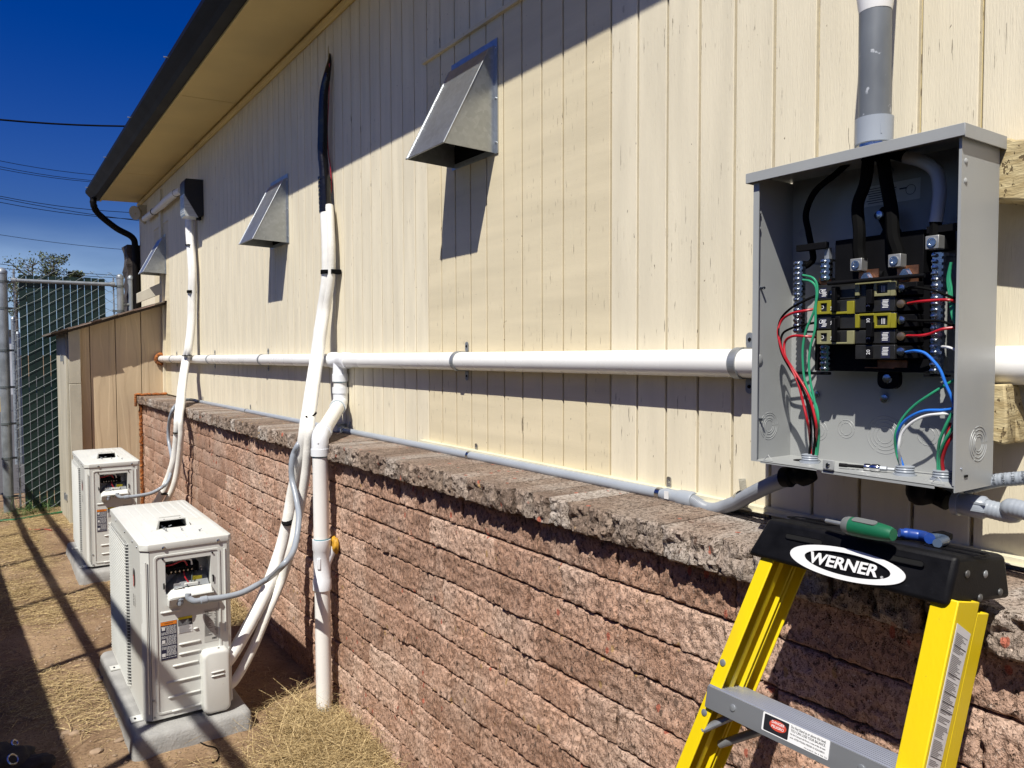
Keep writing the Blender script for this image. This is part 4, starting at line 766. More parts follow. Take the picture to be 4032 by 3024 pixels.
# aluminium steps (the visible one is the top one)
for si,(w0_) in enumerate((-.287,-.59,-.89)):
    yl_=wy(w0_)-.006; yr_=wr_(w0_)+.006
    if si==0: yl_=wy(w0_)-.004
    st=MB(); 
    V=[lp(y,w,n) for y in (yl_,yr_) for w,n in ((w0_,-.004),(w0_-.034,-.004),(w0_-.034,-.001),(w0_-.004,-.001),(w0_-.004,.068),(w0_,.068))]; k=6
    st.add(V,[tuple(range(k)),tuple(range(2*k-1,k-1,-1))]+[(i,k+i,k+(i+1)%k,(i+1)%k) for i in range(k)]); so_=st.build('step',m_alu,ld)
    mb=MB()
    for j in range(9):
        n_=-.001+j*.0078; mb.hexa([lp(yl_,w0_+.0001,n_),lp(yr_,w0_+.0001,n_),lp(yr_,w0_+.0001,n_+.004),lp(yl_,w0_+.0001,n_+.004),lp(yl_,w0_+.0022,n_+.001),lp(yr_,w0_+.0022,n_+.001),lp(yr_,w0_+.0022,n_+.003),lp(yl_,w0_+.0022,n_+.003)])
    mb.build('tread_ridges',m_alu,so_)
    for t_ in (.16,.80):
        c=lp(yl_+(yr_-yl_)*t_,w0_-.016,-.0045); mb=MB(); mb._lathe(c,-Ln,[(0,.0055),(.0012,.005),(.002,.002)],14); mb.build('rivet',m_steel,so_,smooth=True)
    for sgn,yy in ((1,wy(w0_-.03)),(-1,wr_(w0_-.03))):
        a_=lp(yy-sgn*.005,w0_-.075,.010); b2=lp(yy-sgn*.055,w0_-.030,.030); mb=MB(); mb.tube([a_,b2],[.0075,.0085],12,sq=.7); mb.build('brace',m_steel,ld,smooth=True)
        a_=lp(yy-sgn*.010,w0_-.10,.052); b2=lp(yy-sgn*.095,w0_-.040,.050); mb=MB(); mb.tube([a_,b2],[.006,.007],12); mb.build('brace',m_steel,ld,smooth=True)
    if si==0:
        # danger sticker
        fo=lp(0,w0_-.017,-.0042); 
        def sf(a,b2): return PL(2688+a*.6076,2016+b2*.6076,fo,Ln)
        p,q=sf(522,1350),sf(945,1545); exs=nrm(q-p); exs=nrm(exs-Ln*(exs@Ln)); eys=np.cross(-Ln,exs); eys=eys if eys@Lw>0 else -eys
        Ls=np.linalg.norm(q-p); c=(p+q)/2; hs_=.0255; f_=-Ln
        def plate(w,h,o,mat,nm,t=.0004):
            mb=MB(); mb.prism(rrect(w,h,.0015),o,exs,eys,t if np.cross(exs,eys)@f_>0 else -t); return mb.build(nm,mat,so_)
        plate(Ls*1.02,hs_,c+f_*.0001,m_whp,'sticker'); plate(Ls*.39,hs_*.86,c-exs*Ls*.285+f_*.0006,m_print,'sticker_panel')
        mb=MB(); mb.prism(ell(Ls*.135,.0072,28),c-exs*Ls*.255+eys*.0012+f_*.0011,exs,eys,.0003 if np.cross(exs,eys)@f_>0 else -.0003); mb.build('sticker_oval',m_redp,so_)
        text('DANGER',c-exs*Ls*.255+eys*.0045+f_*.0015,exs,eys,.0052,m_whp,so_,ext=.0001,bold=.01); text('PELIGRO',c-exs*Ls*.255-eys*.0012+f_*.0015,exs,eys,.0052,m_whp,so_,ext=.0001,bold=.01)
        for i,(s_,h_) in enumerate((('Do Not Stand at or above this level.',.0049),('YOU CAN LOSE YOUR BALANCE.',.0049),('No Se Coloque de Pie en o mas arriba de este',.0031),('nivel. USTED PODRIA PERDER SU EQUILIBRIO.',.0031))):
            text(s_,c+exs*Ls*.20+eys*(.0085-i*.0047)+f_*.0006,exs,eys,h_,m_print,so_,ext=.0001,bold=.012,width=Ls*.52)
        text('P/N 61645-01  Rev. B  9/04  DLS',c+exs*Ls*.33-eys*.0105+f_*.0006,exs,eys,.0026,m_print,so_,ext=.0001)
for w_,y_ in ((-.245,wy(-.245)-.009),(-.333,wy(-.333)-.012),(-.2,wr_(-.2)+.012)):
    c=lp(y_,w_,.0035); mb=MB(); mb._lathe(c,-Ln,[(0,.0055),(.0012,.005),(.002,.002)],14); 
    if y_>.6: mb.build('rivet',m_steel,ld,smooth=True)
# instruction label on the outer web of the right rail
def web(w,n,o=.0006): return lp(wr_(w)-o,w,n)
la,lb=-.083,-.285
mb=MB(); V=[web(la,.010),web(la-.014,.052),web(lb-.006,.046),web(lb,.010)]; V2=[web(la,.010,.0011),web(la-.014,.052,.0011),web(lb-.006,.046,.0011),web(lb,.010,.0011)]
mb.hexa(V+V2); lo=mb.build('instruction_label',m_label,ld)
mb=MB(); w_=la-.012
while w_>lb+.004:
    bold=R.random()<.1; n1=.013; n2=R.uniform(.03,.047) if not bold else .048
    sl=(n2-n1)*.30; h_=.0006 if not bold else .0012
    mb.add([web(w_,n1,.0014),web(w_-sl,n2,.0014),web(w_-sl-h_,n2,.0014),web(w_-h_,n1,.0014)],[(0,1,2,3),(3,2,1,0)]); w_-=.0021 if R.random()<.9 else .005
    if w_-.3*(.035)<lb: break
mb.build('label_print',m_print,lo)
for yy,wf in ((wy,1),(wr_,-1)):
    mb=MB(); c=lp(yy(wbot),wbot+.02,.034); mb.obox(c,(0,1,0),Ln,Lw,.03,.072,.05); mb.build('foot',m_cap,ld,bevel=.004)
# tools on the cap
def e(a,b2): return (3100+a*.4219,2000+b2*.4219)
def onT(a,b2,h=0): return PL(*e(a,b2),TR+tn*h,tn)
h_=.0125; p=onT(535,155,h_+.001); q=onT(990,250,h_+.001); d=nrm(q-p); L=np.linalg.norm(q-p)
sd=thing('nut_driver','green and grey gripped driver lying on the black ladder cap','screwdriver',p)
mb=MB(); mb._lathe(p,d,[(0,.006),(.001,.0105),(.006,.0122),(L*.18,.0125)],20); mb.build('butt_cap',m_gyr,sd,smooth=True)
mb=MB(); mb._lathe(p,d,[(L*.17,.0126),(L*.45,.0125),(L*.75,.0115),(L*.93,.0098),(L,.008)],20); mb.build('handle',m_gth,sd,smooth=True)
sd_n=nrm(np.cross(d,np.cross(A([-.4,-.2,.9]),d))); mb=MB(); mb.prism(rrect(L*.5,.010,.0045,4),p+d*L*.47+sd_n*.0112,d,nrm(np.cross(sd_n,d)),.0014); mb.build('grip_inlay',m_gyr,sd)
mb=MB(); mb.cyl(p-d*.001,p-d*.03,.003,10); mb.build('shank',m_steel,sd)
pl_=thing('pliers','blue handled pliers lying on the black ladder cap beside the driver','pliers',onT(1200,270,.006))
P=[onT(1045,232,.009),onT(1150,245,.009),onT(1260,262,.009),onT(1330,285,.009)]; mb=MB(); mb.tube(cat_rom(P,6),[.0060]*3+[.0075]*12+[.0072]*4,14); mb.build('handle',m_bth,pl_,smooth=True)
P=[onT(1340,275,.007),onT(1420,280,.007),onT(1475,300,.007),onT(1400,330,.006)]; mb=MB(); mb.tube(cat_rom(P,6),.0058,14); mb.build('handle',M('blue_grey_grip',(.06,.09,.14),.4),pl_,smooth=True)
P=[onT(1370,255,.006),onT(1450,255,.006),onT(1530,270,.006)]; mb=MB(); mb.tube(P,[.005,.007,.005],10); mb.build('jaw',m_blk,pl_,smooth=True)
P=[onT(985,270,.004),onT(1060,250,.004)]; mb=MB(); mb.tube(P,.002,8); mb.build('pivot_pin',m_steel,pl_,smooth=True)
# ================================================ MINI-SPLIT OUTDOOR UNITS

ux0,ux1,uy0,uy1=-.905,-.594,3.0,3.82
uz0=Yp(565,2850,3.0)[2]; uz1=.744
AC=thing('outdoor_unit','nearer white mini split outdoor unit with open wiring compartment and pipe cover','outdoor unit',(-.75,3.42,uz0),'mini split outdoor units')
oa=lambda x,y:Yp(400+x*.2712,1900+y*.2712,uy0)
ob=lambda x,y:Yp(x*.6076,2016+y*.6076,uy0)
oc=lambda x,y:Yp(600+x*.2049,2350+y*.2049,uy0)
ox0,ox1=oa(925,1300)[0],oa(1590,1300)[0]; oz1=oa(1250,1105)[2]; oz0=oa(1250,1560)[2]-.004
C_=.026; zt_=uz1-.026; yb=uy0+.085
mb=MB()
def pz_(poly,a,b2): mb.prism([(p[0],p[1]) for p in poly],(0,0,a),(1,0,0),(0,1,0),b2-a)
pz_([(ux0,yb),(ux1,yb),(ux1,uy1),(ux0+C_,uy1),(ux0,uy1-C_)],uz0,zt_)
pz_([(ux0,yb),(ux0,uy0+C_),(ux0+C_,uy0),(ox0,uy0),(ox0,yb)],uz0,zt_)
pz_([(ox1,yb),(ox1,uy0),(ux1-.014,uy0),(ux1,uy0+.014),(ux1,yb)],uz0,zt_)
pz_([(ox0,yb),(ox0,uy0),(ox1,uy0),(ox1,yb)],uz0,oz0); pz_([(ox0,yb),(ox0,uy0),(ox1,uy0),(ox1,yb)],oz1,zt_)
mb.build('casing',m_ac,AC)
mb=MB(); g_=.004
out=[(ux0-g_+C_,uy0-g_),(ux1+g_-.012,uy0-g_),(ux1+g_,uy0-g_+.012),(ux1+g_,uy1+g_),(ux0+C_,uy1+g_),(ux0-g_,uy1+g_-C_),(ux0-g_,uy0-g_+C_)]
i_=.012; top=[(a+(i_ if a<-.75 else -i_),b2+(i_ if b2<3.4 else -i_)) for a,b2 in out]; n_=len(out)
mb.add([(a,b2,zt_-.003) for a,b2 in out]+[(a,b2,uz1-.005) for a,b2 in out]+[(a,b2,uz1) for a,b2 in top],[tuple(range(n_-1,-1,-1)),tuple(range(2*n_,3*n_))]+[(k*n_+i,k*n_+(i+1)%n_,(k+1)*n_+(i+1)%n_,(k+1)*n_+i) for k in (0,1) for i in range(n_)])
mb.build('top_cover',m_ac,AC,bevel=.002)
def rib(p,q,r=.0032): mb=MB(); mb.tube([p,q],r,6); mb.build('pressed_rib',m_ac,AC,smooth=True)
for i in range(7):
    x=ux0+.055+i*.036
    if 1<=i<=5: rib((x,uy0+.03,uz1-.0012),(x,uy0+.10,uz1-.0012))
    rib((x,uy0+.34,uz1-.0012),(x,uy1-.04,uz1-.0012))
rib((ux0+.03,uy0+.03,uz1-.001),(ux0+.03,uy1-.03,uz1-.001),.0028); rib((ux1-.02,uy0+.03,uz1-.001),(ux1-.02,uy1-.03,uz1-.001),.0028)
# hand-hold visor
tz=lambda x,y,z=uz1:Zp(400+x*.2712,1900+y*.2712,z)
fl_,fr_=tz(790,695),tz(1290,625); yf=(fl_[1]+fr_[1])/2; xl_,xr_=fl_[0],fr_[0]; H=.034
mb=MB(); t_=.004
def hx(p): mb.hexa(p)
L0,R0=xl_,xr_
T0=[(L0+.012,yf+.012,uz1+H),(R0-.012,yf+.012,uz1+H),(R0-.02,yf+.10,uz1+H-.004),(L0+.02,yf+.10,uz1+H-.004)]
mb.hexa([(a,b2,c-t_) for a,b2,c in T0]+T0)
B0=[(L0-.014,yf+.19,uz1),(R0+.014,yf+.19,uz1)]
mb.hexa([(L0+.02,yf+.10,uz1+H-.008),(R0-.02,yf+.10,uz1+H-.008),(B0[1][0],B0[1][1],uz1-.002),(B0[0][0],B0[0][1],uz1-.002),(L0+.02,yf+.10,uz1+H-.004),(R0-.02,yf+.10,uz1+H-.004),(B0[1][0],B0[1][1],uz1+.001),(B0[0][0],B0[0][1],uz1+.001)])
for s_,a_,b2 in ((1,L0,B0[0]),(-1,R0,B0[1])):
    mb.hexa([(a_+s_*.0,yf-.004,uz1),(a_+s_*.012,yf+.006,uz1),(a_+s_*.012,yf+.19,uz1),(b2[0],yf+.19,uz1),(a_+s_*.012,yf+.010,uz1+H),(a_+s_*.017,yf+.012,uz1+H-.002),(a_+s_*.022,yf+.10,uz1+H-.006),(a_+s_*.02,yf+.10,uz1+H-.004)])
    mb.hexa([(a_-s_*.022,yf-.016,uz1+.0003),(a_+s_*.004,yf-.010,uz1+.0003),(a_+s_*.004,yf+.02,uz1+.0003),(a_-s_*.012,yf+.02,uz1+.0003),(a_-s_*.018,yf-.014,uz1+.002),(a_+s_*.004,yf-.008,uz1+.002),(a_+s_*.004,yf+.02,uz1+.003),(a_-s_*.008,yf+.02,uz1+.003)])
mb.build('handle_visor',m_ac,AC,smooth=30)
mb=MB(); mb.box((L0+.016,yf+.012,uz1+.0004),(R0-.016,yf+.16,uz1+.0010)); mb.box((L0+.018,yf+.095,uz1+.001),(R0-.018,yf+.097,uz1+H-.010)); mb.build('handle_shade_plates',m_blk,AC)  # black floor and back plates paint the shade inside the hand-hold
mb=MB(); mb.prism(rrect((R0-L0)*.62,.010,.004),((L0+R0)/2,yf+.07,uz1+H-.0025),(1,0,0),(0,1,0),.0016); mb.build('visor_slot',M('shadowed_slot_paint',(.42,.42,.39),.5),AC)
for a_ in (L0+.035,R0-.035): mb=MB(); mb._lathe((a_,yf+.0235,uz1+H-.003),(0,0,1),[(0,.003),(.0034,.003)],8); mb.build('screw_hole',m_blk,AC)
for i,(a_,b2) in enumerate(((900,670),(880,640),(978,635),(935,700),(1170,683),(1418,692))):
    c=tz(a_,b2,uz1+.004); mb=MB(); d=nrm((R.uniform(-1,1),R.uniform(-1,1),R.uniform(.2,1.4))); mb._lathe(c,d,[(0,.0042),(.002,.0045),(.0035,.002),(.0045,.0018),(.012,.0012)],8); mb.build('loose_screw',m_steel,AC,smooth=True)
for p in ((ux0+.075,uy0-.005,zt_+.004),(ux1-.045,uy0-.005,zt_+.004)): mb=MB(); mb._lathe(p,(0,-1,0),[(0,.0062),(.002,.006),(.004,.002)],12); mb.build('screw',m_zinc,AC,smooth=True)
for yy in (3.06,3.16,3.35,3.6): mb=MB(); mb._lathe((ux0-.005,yy,zt_+.006),(-1,0,0),[(0,.005),(.002,.004)],10); mb.build('screw',m_zinc,AC,smooth=True)
# side panel: seam, raised frame, ribs
xs_=oa(690,1300)[0]; mb=MB(); mb.box((xs_,uy0-.0004,uz0+.004),(xs_+.0012,uy0+.001,zt_-.004)); mb.build('panel_seam',m_blk,AC)
xe_=ux1-.046
fl0,fr0=oa(755,1200)[0],oa(1722,1200)[0]; ft=oa(1250,1000)[2]; fb=ob(1200,1310)[2]+.02
w_,h_=fr0-fl0,ft-fb; mb=MB(); oc_=((fl0+fr0)/2,uy0+.0002,(ft+fb)/2)
mb.ringp(rrect(w_,h_,.014),rrect(w_-.016,h_-.016,.010),oc_,(1,0,0),(0,0,1),.0032); mb.build('raised_frame',m_ac,AC,bevel=.0012)
for a_,b2,c_,d_ in ((1040,658,1170,632),(1255,757,1285,750),(1160,858,1300,832),(1160,922,1300,894),(1120,1000,1285,964),(1080,1108,1300,1062),(1090,1202,1300,1157),(1110,1292,1300,1246),(1040,655,1060,652)):
    p,q=ob(a_,b2),ob(c_,d_); z_=(p[2]+q[2])/2; mb=MB(); mb.tube([(p[0],uy0+.0005,z_),(p[0]+.004,uy0-.001,z_),(q[0]-.004,uy0-.001,z_),(q[0],uy0+.0005,z_)],[.002,.0042,.0042,.002],8); mb.build('pressed_rib',m_ac,AC,smooth=True)
for a_,b2 in ((885,1112),(1605,1015),(1615,1345)): mb=MB(); mb._lathe(oa(a_,b2),(0,-1,0),[(-.001,.003),(.0045,.003),(.0045,.0012)],10); mb.build('screw',m_blk,AC)
for a_,b2 in ((903,1505),(1618,1395)): mb=MB(); p=oa(a_,b2); mb.obox((p[0],uy0-.0035,p[2]),(1,0,0),(0,1,0),(0,0,1),.005,.001,.022); mb.build('slot',m_blk,AC)
mb=MB(); p=oa(655,1300); mb.tube([(xs_-.012,uy0-.0005,zt_-.04),(xs_-.012,uy0-.0005,uz0+.03)],.0035,6); mb.tube([(ux1-.022,uy0+.0,zt_-.03),(ux1-.022,uy0,uz0+.28)],.0045,6); mb.build('corner_rib',m_ac,AC,smooth=True)
for p in ((ux0+.032,uy0-.001,uz0+.075),(xs_+.008,uy0-.001,uz0+.012),(ux1-.02,uy0-.001,uz0+.06)): mb=MB(); mb._lathe(p,(0,-1,0),[(0,.0045),(.002,.004)],10); mb.build('screw',m_steel,AC,smooth=True)
# compartment inside
mb=MB(); mb.box((ox0,yb-.002,oz0),(ox1,yb-.0004,oz1)); mb.build('compartment_back',m_acd,AC)
mb=MB(); mb.box((ox0,uy0+.012,oz0),(ox1,yb-.002,oz0+.001)); mb.hexa([(ox0+.012,uy0+.002,oz0-.01),(ox1-.006,uy0+.002,oz0-.01),(ox1-.006,yb-.004,oz0+.01),(ox0+.012,yb-.004,oz0+.01),(ox0+.03,uy0+.004,oz0+.012),(ox1-.006,uy0+.004,oz0+.012),(ox1-.006,yb-.004,oz0+.055),(ox0+.06,yb-.004,oz0+.055)]); mb.build('terminal_bracket',M('zinc_bracket',(.36,.38,.40),.45,.5),AC)
mb=MB(); mb.hexa([(ox0+.004,uy0-.032,oz0-.012),(ox1+.004,uy0-.032,oz0-.012),(ox1+.004,uy0+.006,oz0-.002),(ox0+.004,uy0+.006,oz0-.002),(ox0+.02,uy0-.030,oz0-.006),(ox1-.006,uy0-.030,oz0-.006),(ox1,uy0+.006,oz0+.014),(ox0+.02,uy0+.006,oz0+.014)]); 
mb.hexa([(ox0+.004,uy0-.032,oz0-.040),(ox0+.04,uy0-.014,oz0-.042),(ox0+.04,uy0-.0,oz0-.042),(ox0+.004,uy0-.0,oz0-.042),(ox0+.004,uy0-.032,oz0-.0125),(ox0+.04,uy0-.032,oz0-.0125),(ox0+.04,uy0-.0,oz0-.010),(ox0+.004,uy0-.0,oz0-.010)])
mb.build('cable_shelf',m_ac,AC,bevel=.002)
cA=oa(1225,1330); cA=A([cA[0],yb-.03,cA[2]+.012]); 
mb=MB(); mb.box(cA+A([-.055,-.012,-.016]),cA+A([.055,.026,.016])); mb.box(cA+A([-.052,-.020,.002]),cA+A([.052,-.012,.010])); 
for i in range(8): mb.box(cA+A([-.054+i*.0145,-.022,-.016]),cA+A([-.052+i*.0145,-.010,.016]))
tb=mb.build('terminal_block',m_blk,AC)
for i in range(6): mb=MB(); mb._lathe(cA+A([-.042+i*.0145,-.012,-.008]),(0,-1,0),[(0,.0045),(.003,.004)],8); mb.build('screw',m_zinc,tb)
wire('wire',[cA+A([-.085,-.02,.022]),cA+A([-.045,-.03,.024]),cA+A([-.005,-.03,.034]),cA+A([.012,-.02,.012])],.0028,m_red,AC)
wire('wire',[cA+A([-.04,-.03,.038]),cA+A([.0,-.036,.040]),cA+A([.022,-.03,.034]),cA+A([.028,-.02,.012])],.0030,m_wht,AC)
wire('wire',[cA+A([.0,-.014,-.010]),cA+A([.002,-.028,-.03]),cA+A([.012,-.035,-.05]),cA+A([.018,-.05,-.075]),cA+A([.02,-.055,-.11])],.0024,m_red,AC)
wire('wire',[cA+A([.03,-.014,-.010]),cA+A([.026,-.03,-.03]),cA+A([.022,-.04,-.05])],.0024,M('dark_wire',(.03,.05,.05),.5),AC)
wire('wire',[cA+A([.005,-.045,-.06]),cA+A([-.004,-.05,-.08]),cA+A([.005,-.055,-.105])],.0022,m_grn,AC)
mb=MB(); mb.obox(cA+A([.045,-.022,-.042]),(1,.1,-.1),(0,1,.3),(0,-.3,1),.036,.0006,.022); mb.build('yellow_tag',m_yelp,AC)
mb=MB(); mb.obox(cA+A([-.028,-.038,-.052]),(1,0,0),(0,1,.4),(0,-.4,1),.024,.0006,.013); mb.build('paper_tag',m_label,AC)
mb=MB(); mb.obox(cA+A([.020,-.045,-.054]),(1,0,-.05),(0,1,0),(0,0,1),.048,.01,.012); mb.obox(cA+A([-.028,-.045,-.066]),(1,0,.1),(0,1,0),(0,0,1),.034,.008,.009); mb.build('cable_clamp',M('clamp_plastic',(.62,.63,.6),.4),AC,bevel=.002)
mb=MB(); mb.obox(cA+A([-.026,-.0505,-.066]),(1,0,.1),(0,1,0),(0,0,1),.026,.006,.0075); mb.build('fuse_block',m_print,AC)
for a_ in ((-.040,-.052,-.067),(-.008,-.052,-.063),(.004,-.052,-.055),(.046,-.052,-.052),(.060,-.02,.0),(.062,-.02,-.012),(-.035,-.06,-.09)): mb=MB(); mb._lathe(cA+A(a_),(0,-1,.2),[(0,.004),(.002,.003)],8); mb.build('screw',m_zinc,AC)
tr=cA+A([.078,.0245,.052]); tr[1]=yb-.0026; mb=MB(); mb.tube([tr+A([-.016,0,-.011]),tr+A([.016,0,-.011]),tr+A([0,0,.016]),tr+A([-.016,0,-.011])],.0010,5); mb.tube([tr+A([.002,0,.008]),tr+A([-.003,0,.0]),tr+A([.002,0,0]),tr+A([-.002,0,-.008])],.0008,5); mb.build('warning_triangle',m_print,AC)
# labels
def lab(a,b2,w,h,mat,nm,off=.0004,par=None):
    mb=MB(); mb.obox((a,uy0-off-.0002,b2),(1,0,0),(0,1,0),(0,0,1),w,.0004,h); return mb.build(nm,mat,par or AC)
p,q=oc(160,440),oc(505,1180); q=A([q[0],0,q[2]]); lw,lh=q[0]-p[0],oc(470,430)[2]-oc(490,1175)[2]; lx=(p[0]+q[0])/2-.003; lz=oc(330,830)[2]
L1=lab(lx,lz,lw,lh,m_label,'warning_label'); lab(lx,lz,lw-.003,lh-.003,m_navy,'label_panel',.0009,L1); lab(lx,lz+lh/2-.009,lw-.003,.013,m_orange,'orange_header',.0013,L1)
mb=MB(); zz=lz+lh/2-.021
rows=0
while zz>lz-lh/2+.008:
    x0=lx-lw/2+.004+(.017 if rows%11 in (2,3,4,5) else 0); 
    if rows%11 not in (9,):
        x=x0
        while x<lx+lw/2-.006:
            w2=R.uniform(.003,.011); mb.box((x,uy0-.0016,zz),(min(x+w2,lx+lw/2-.004),uy0-.0013,zz+.0012)); x+=w2+.0016
    rows+=1; zz-=.0036
mb.build('label_print',m_whp,L1)
text('WARNING',(lx,uy0-.0016,lz+lh/2-.009),(1,0,0),(0,0,1),.006,m_print,L1,bold=.01)
for i,rw in enumerate((2,3.5)):pass
for zc in (lz+lh*.31,lz-lh*.02,lz-lh*.36): lab(lx-lw/2+.011,zc,.011,.012,m_label,'pictogram',.0018,L1)
p=oc(632,540); w2=oc(770,500)[0]-oc(495,540)[0]; L2=lab(p[0],oc(632,530)[2],w2,.062,m_label,'caution_label'); zc=oc(632,530)[2]
lab(p[0],zc+.014,w2-.001,.033,m_print,'label_panel',.0009,L2); lab(p[0],zc+.026,w2-.001,.009,m_yelp,'yellow_header',.0013,L2)
mb=MB(); 
for i in range(13): mb.box((p[0]-w2*.44,uy0-.0016,zc+.017-i*.0038),(p[0]+w2*R.uniform(.2,.44),uy0-.0013,zc+.0183-i*.0038))
mb.v=[v for v in mb.v]; mb.build('label_print',M('mid_grey_print',(.35,.35,.36),.6),L2)
p=oc(1130,560); w2=oc(1270,560)[0]-oc(1000,560)[0]; zc=oc(1130,540)[2]; L3=lab(p[0],zc,w2,.125,M('silver_label',(.52,.52,.49),.4),'rating_plate')
mb=MB()
for i in range(27): mb.box((p[0]-w2*.45,uy0-.0011,zc+.055-i*.0036),(p[0]-w2*.45+w2*R.uniform(.25,.6),uy0-.0008,zc+.0565-i*.0036)); mb.box((p[0]+w2*R.uniform(.2,.38),uy0-.0011,zc+.055-i*.0036),(p[0]+w2*.45,uy0-.0008,zc+.0565-i*.0036))
for i in range(14): mb.box((p[0]+w2*.05+i*.0012,uy0-.0011,zc-.055),(p[0]+w2*.05+i*.0012+R.choice([.0004,.0008]),uy0-.0008,zc-.047))
mb.build('label_print',m_print,L3)
# valve cover
vx0,vx1=ob(1300,1080)[0],ob(1478,1080)[0]; vz1,vz0=ob(1400,872)[2],ob(1400,1270)[2]; vd=.045
mb=MB(); w_,h_=vx1-vx0,vz1-vz0; cx_,cz_=(vx0+vx1)/2,(vz0+vz1)/2
rings=[(1,0,.0),(1,.010,.0),(.995,.036,.006),(.93,.045,.016),(.80,.048,.026)]
V=[];N_=None
for sc,dd,_ in rings:
    pr=rrect(w_*sc if sc>.99 else w_-(1-sc)*w_,h_-(1-sc)*w_,.020,5); N_=len(pr); V+=[(cx_+a_,uy0-dd*(1 if b2<h_*.3 else 1),cz_+b2) for a_,b2 in pr]
mb.add(V,[(k*N_+i,k*N_+(i+1)%N_,(k+1)*N_+(i+1)%N_,(k+1)*N_+i) for k in range(len(rings)-1) for i in range(N_)]+[tuple(range((len(rings)-1)*N_,len(rings)*N_))]); vc=mb.build('valve_cover',m_ac,AC,smooth=60)
mb=MB()
for i in (0,1): z_=ob(1415,1000+i*24)[2]; mb.tube([(cx_-.022,uy0-vd-.0035,z_),(cx_-.018,uy0-vd-.0045,z_),(cx_+.022,uy0-vd-.0045,z_),(cx_+.026,uy0-vd-.0035,z_)],[.001,.0032,.0032,.001],8)
mb.build('louvre',m_ac,vc,smooth=True); mb=MB(); 
for i in (0,1): z_=ob(1415,1000+i*24)[2]; mb.box((cx_-.020,uy0-vd-.0042,z_-.0048),(cx_+.024,uy0-vd-.0034,z_-.0026))
mb.build('louvre_gap',m_blk,vc)
mb=MB(); mb._lathe((cx_+.012,uy0-.022,vz1-.001),(0,-.3,1),[(0,.005),(.003,.004)],10); mb.build('screw',m_zinc,vc)
mb=MB(); mb.hexa([(vx1+.003,uy0-.03,vz0+.03),(vx1+.010,uy0-.028,vz0+.03),(vx1+.010,uy0-.001,vz0+.03),(vx1+.003,uy0-.001,vz0+.03),(vx1+.003,uy0-.012,vz1-.01),(vx1+.006,uy0-.010,vz1-.01),(vx1+.006,uy0-.001,vz1-.01),(vx1+.003,uy0-.001,vz1-.01)]); mb.build('cover_flange',m_ac,AC)
# cable glands under the shelf
for a_,m_ in ((ox0+.022,m_cond),):
    mb=MB(); mb._lathe((ob(1160,590)[0],uy0-.016,oz0-.012),(0,-.12,-1),[(0,.014),(.010,.016),(.012,.013),(.022,.013),(.030,.010)],10); mb.build('cable_gland',m_cond,AC,smooth=30)
# grille on the front face
gy0=X(840*.6076,2016+600*.6076,ux0)[1]; gy1=uy1-.03; gz0,gz1=uz0+.03,zt_-.035
mb=MB(); mb.box((ux0-.0006,gy0,gz0),(ux0+.0003,gy1,gz1)); mb.build('grille_shade_plate',M('coil_shadow_grey',(.10,.105,.11),.7),AC)  # dark plate over the casing paints coil and shade between the bars
mb=MB(); gx=ux0-.012
def bar_(p,q,r=.0017): 
    mb.tube([p,q],r,4,cap=False)
nz_=46
for i in range(nz_+1):
    z=gz0+(gz1-gz0)*i/nz_; mb.tube([(ux0,gy0,z),(gx,gy0+.012,z),(gx,gy1-.012,z),(ux0,gy1,z)],.0014,4,cap=False)
for j in range(27):
    y=gy0+.012+(gy1-gy0-.024)*j/26; off=0
    mb.tube([(ux0,y,gz0-.002),(gx+.002,y,gz0+.012),(gx+.002,y,gz1-.012),(ux0,y,gz1+.002)],.0012,4,cap=False)
mb.build('front_grille',m_ac,AC,smooth=True)
by=(gy0+uy0)/2+.006; 
mb=MB(); mb.prism(rrect(gy0-uy0-.034,.20,.012),(ux0+.0002,by,uz1-.20),(0,-1,0),(0,0,1),-.0035); mb.build('badge_plate',m_ac,AC,bevel=.001)
bp_=A([ux0-.004,by,uz1-.155]); mb=MB(); mb.prism(ell(.017,.036,28),bp_,(0,-1,0),(0,0,1),-.0006); mb.build('badge_disc',M('badge_grey',(.10,.09,.09),.4),AC)
mb=MB(); mb.prism([(-.004,-.034),(.006,-.034),(.012,-.020),(.012,.004),(-.004,.010)],bp_+A([-.0007,0,0]),(0,-1,0),(0,0,1),-.0004); mb.build('badge_flame',m_redp,AC); mb=MB(); mb.box(bp_+A([-.0011,.002,.004]),bp_+A([-.0015,-.002,-.025])); mb.build('badge_bar',m_whp,AC)
text('GREE',bp_+A([-.0008,0,-.085]),(0,0,-1),(0,-1,0),.020,m_print,AC,'badge_lettering',bold=.02)
mb=MB()
for yy in (3.06,3.62): mb.box((ux0-.036,yy,.0765),(ux0+.1,yy+.05,.0805))
mb.build('mounting_foot',m_ac,AC); mb=MB()
for yy in (3.06,3.62): mb.prism(ell(.004,.009,12),(ux0-.02,yy+.025,.0806),(1,0,0),(0,1,0),.0004)
mb.build('bolt_slot',m_blk,AC)
mb=MB(); mb.box((ux0+.01,uy0+.03,.0768),(ux1-.01,uy0+.06,uz0)); mb.box((ux0+.01,uy1-.08,.0768),(ux1-.01,uy1-.05,uz0)); mb.build('base_rail',m_acd,AC)
# second unit
D2=A([.052,2.44,-.004])
def copy_tree(o,parent=None,d=(0,0,0)):
    c=o.copy(); S.collection.objects.link(c); c.parent=parent
    if parent is None: c.location=o.location+Vector(d)
    for ch in list(o.children): copy_tree(ch,c)
    return c
AC2=copy_tree(AC,None,D2); AC2['label']='farther white mini split outdoor unit beside the tan shed panel'
for o in AC2.children:
    if o.name.startswith('loose_screw') and R.random()<.5: o.location.x+=.02
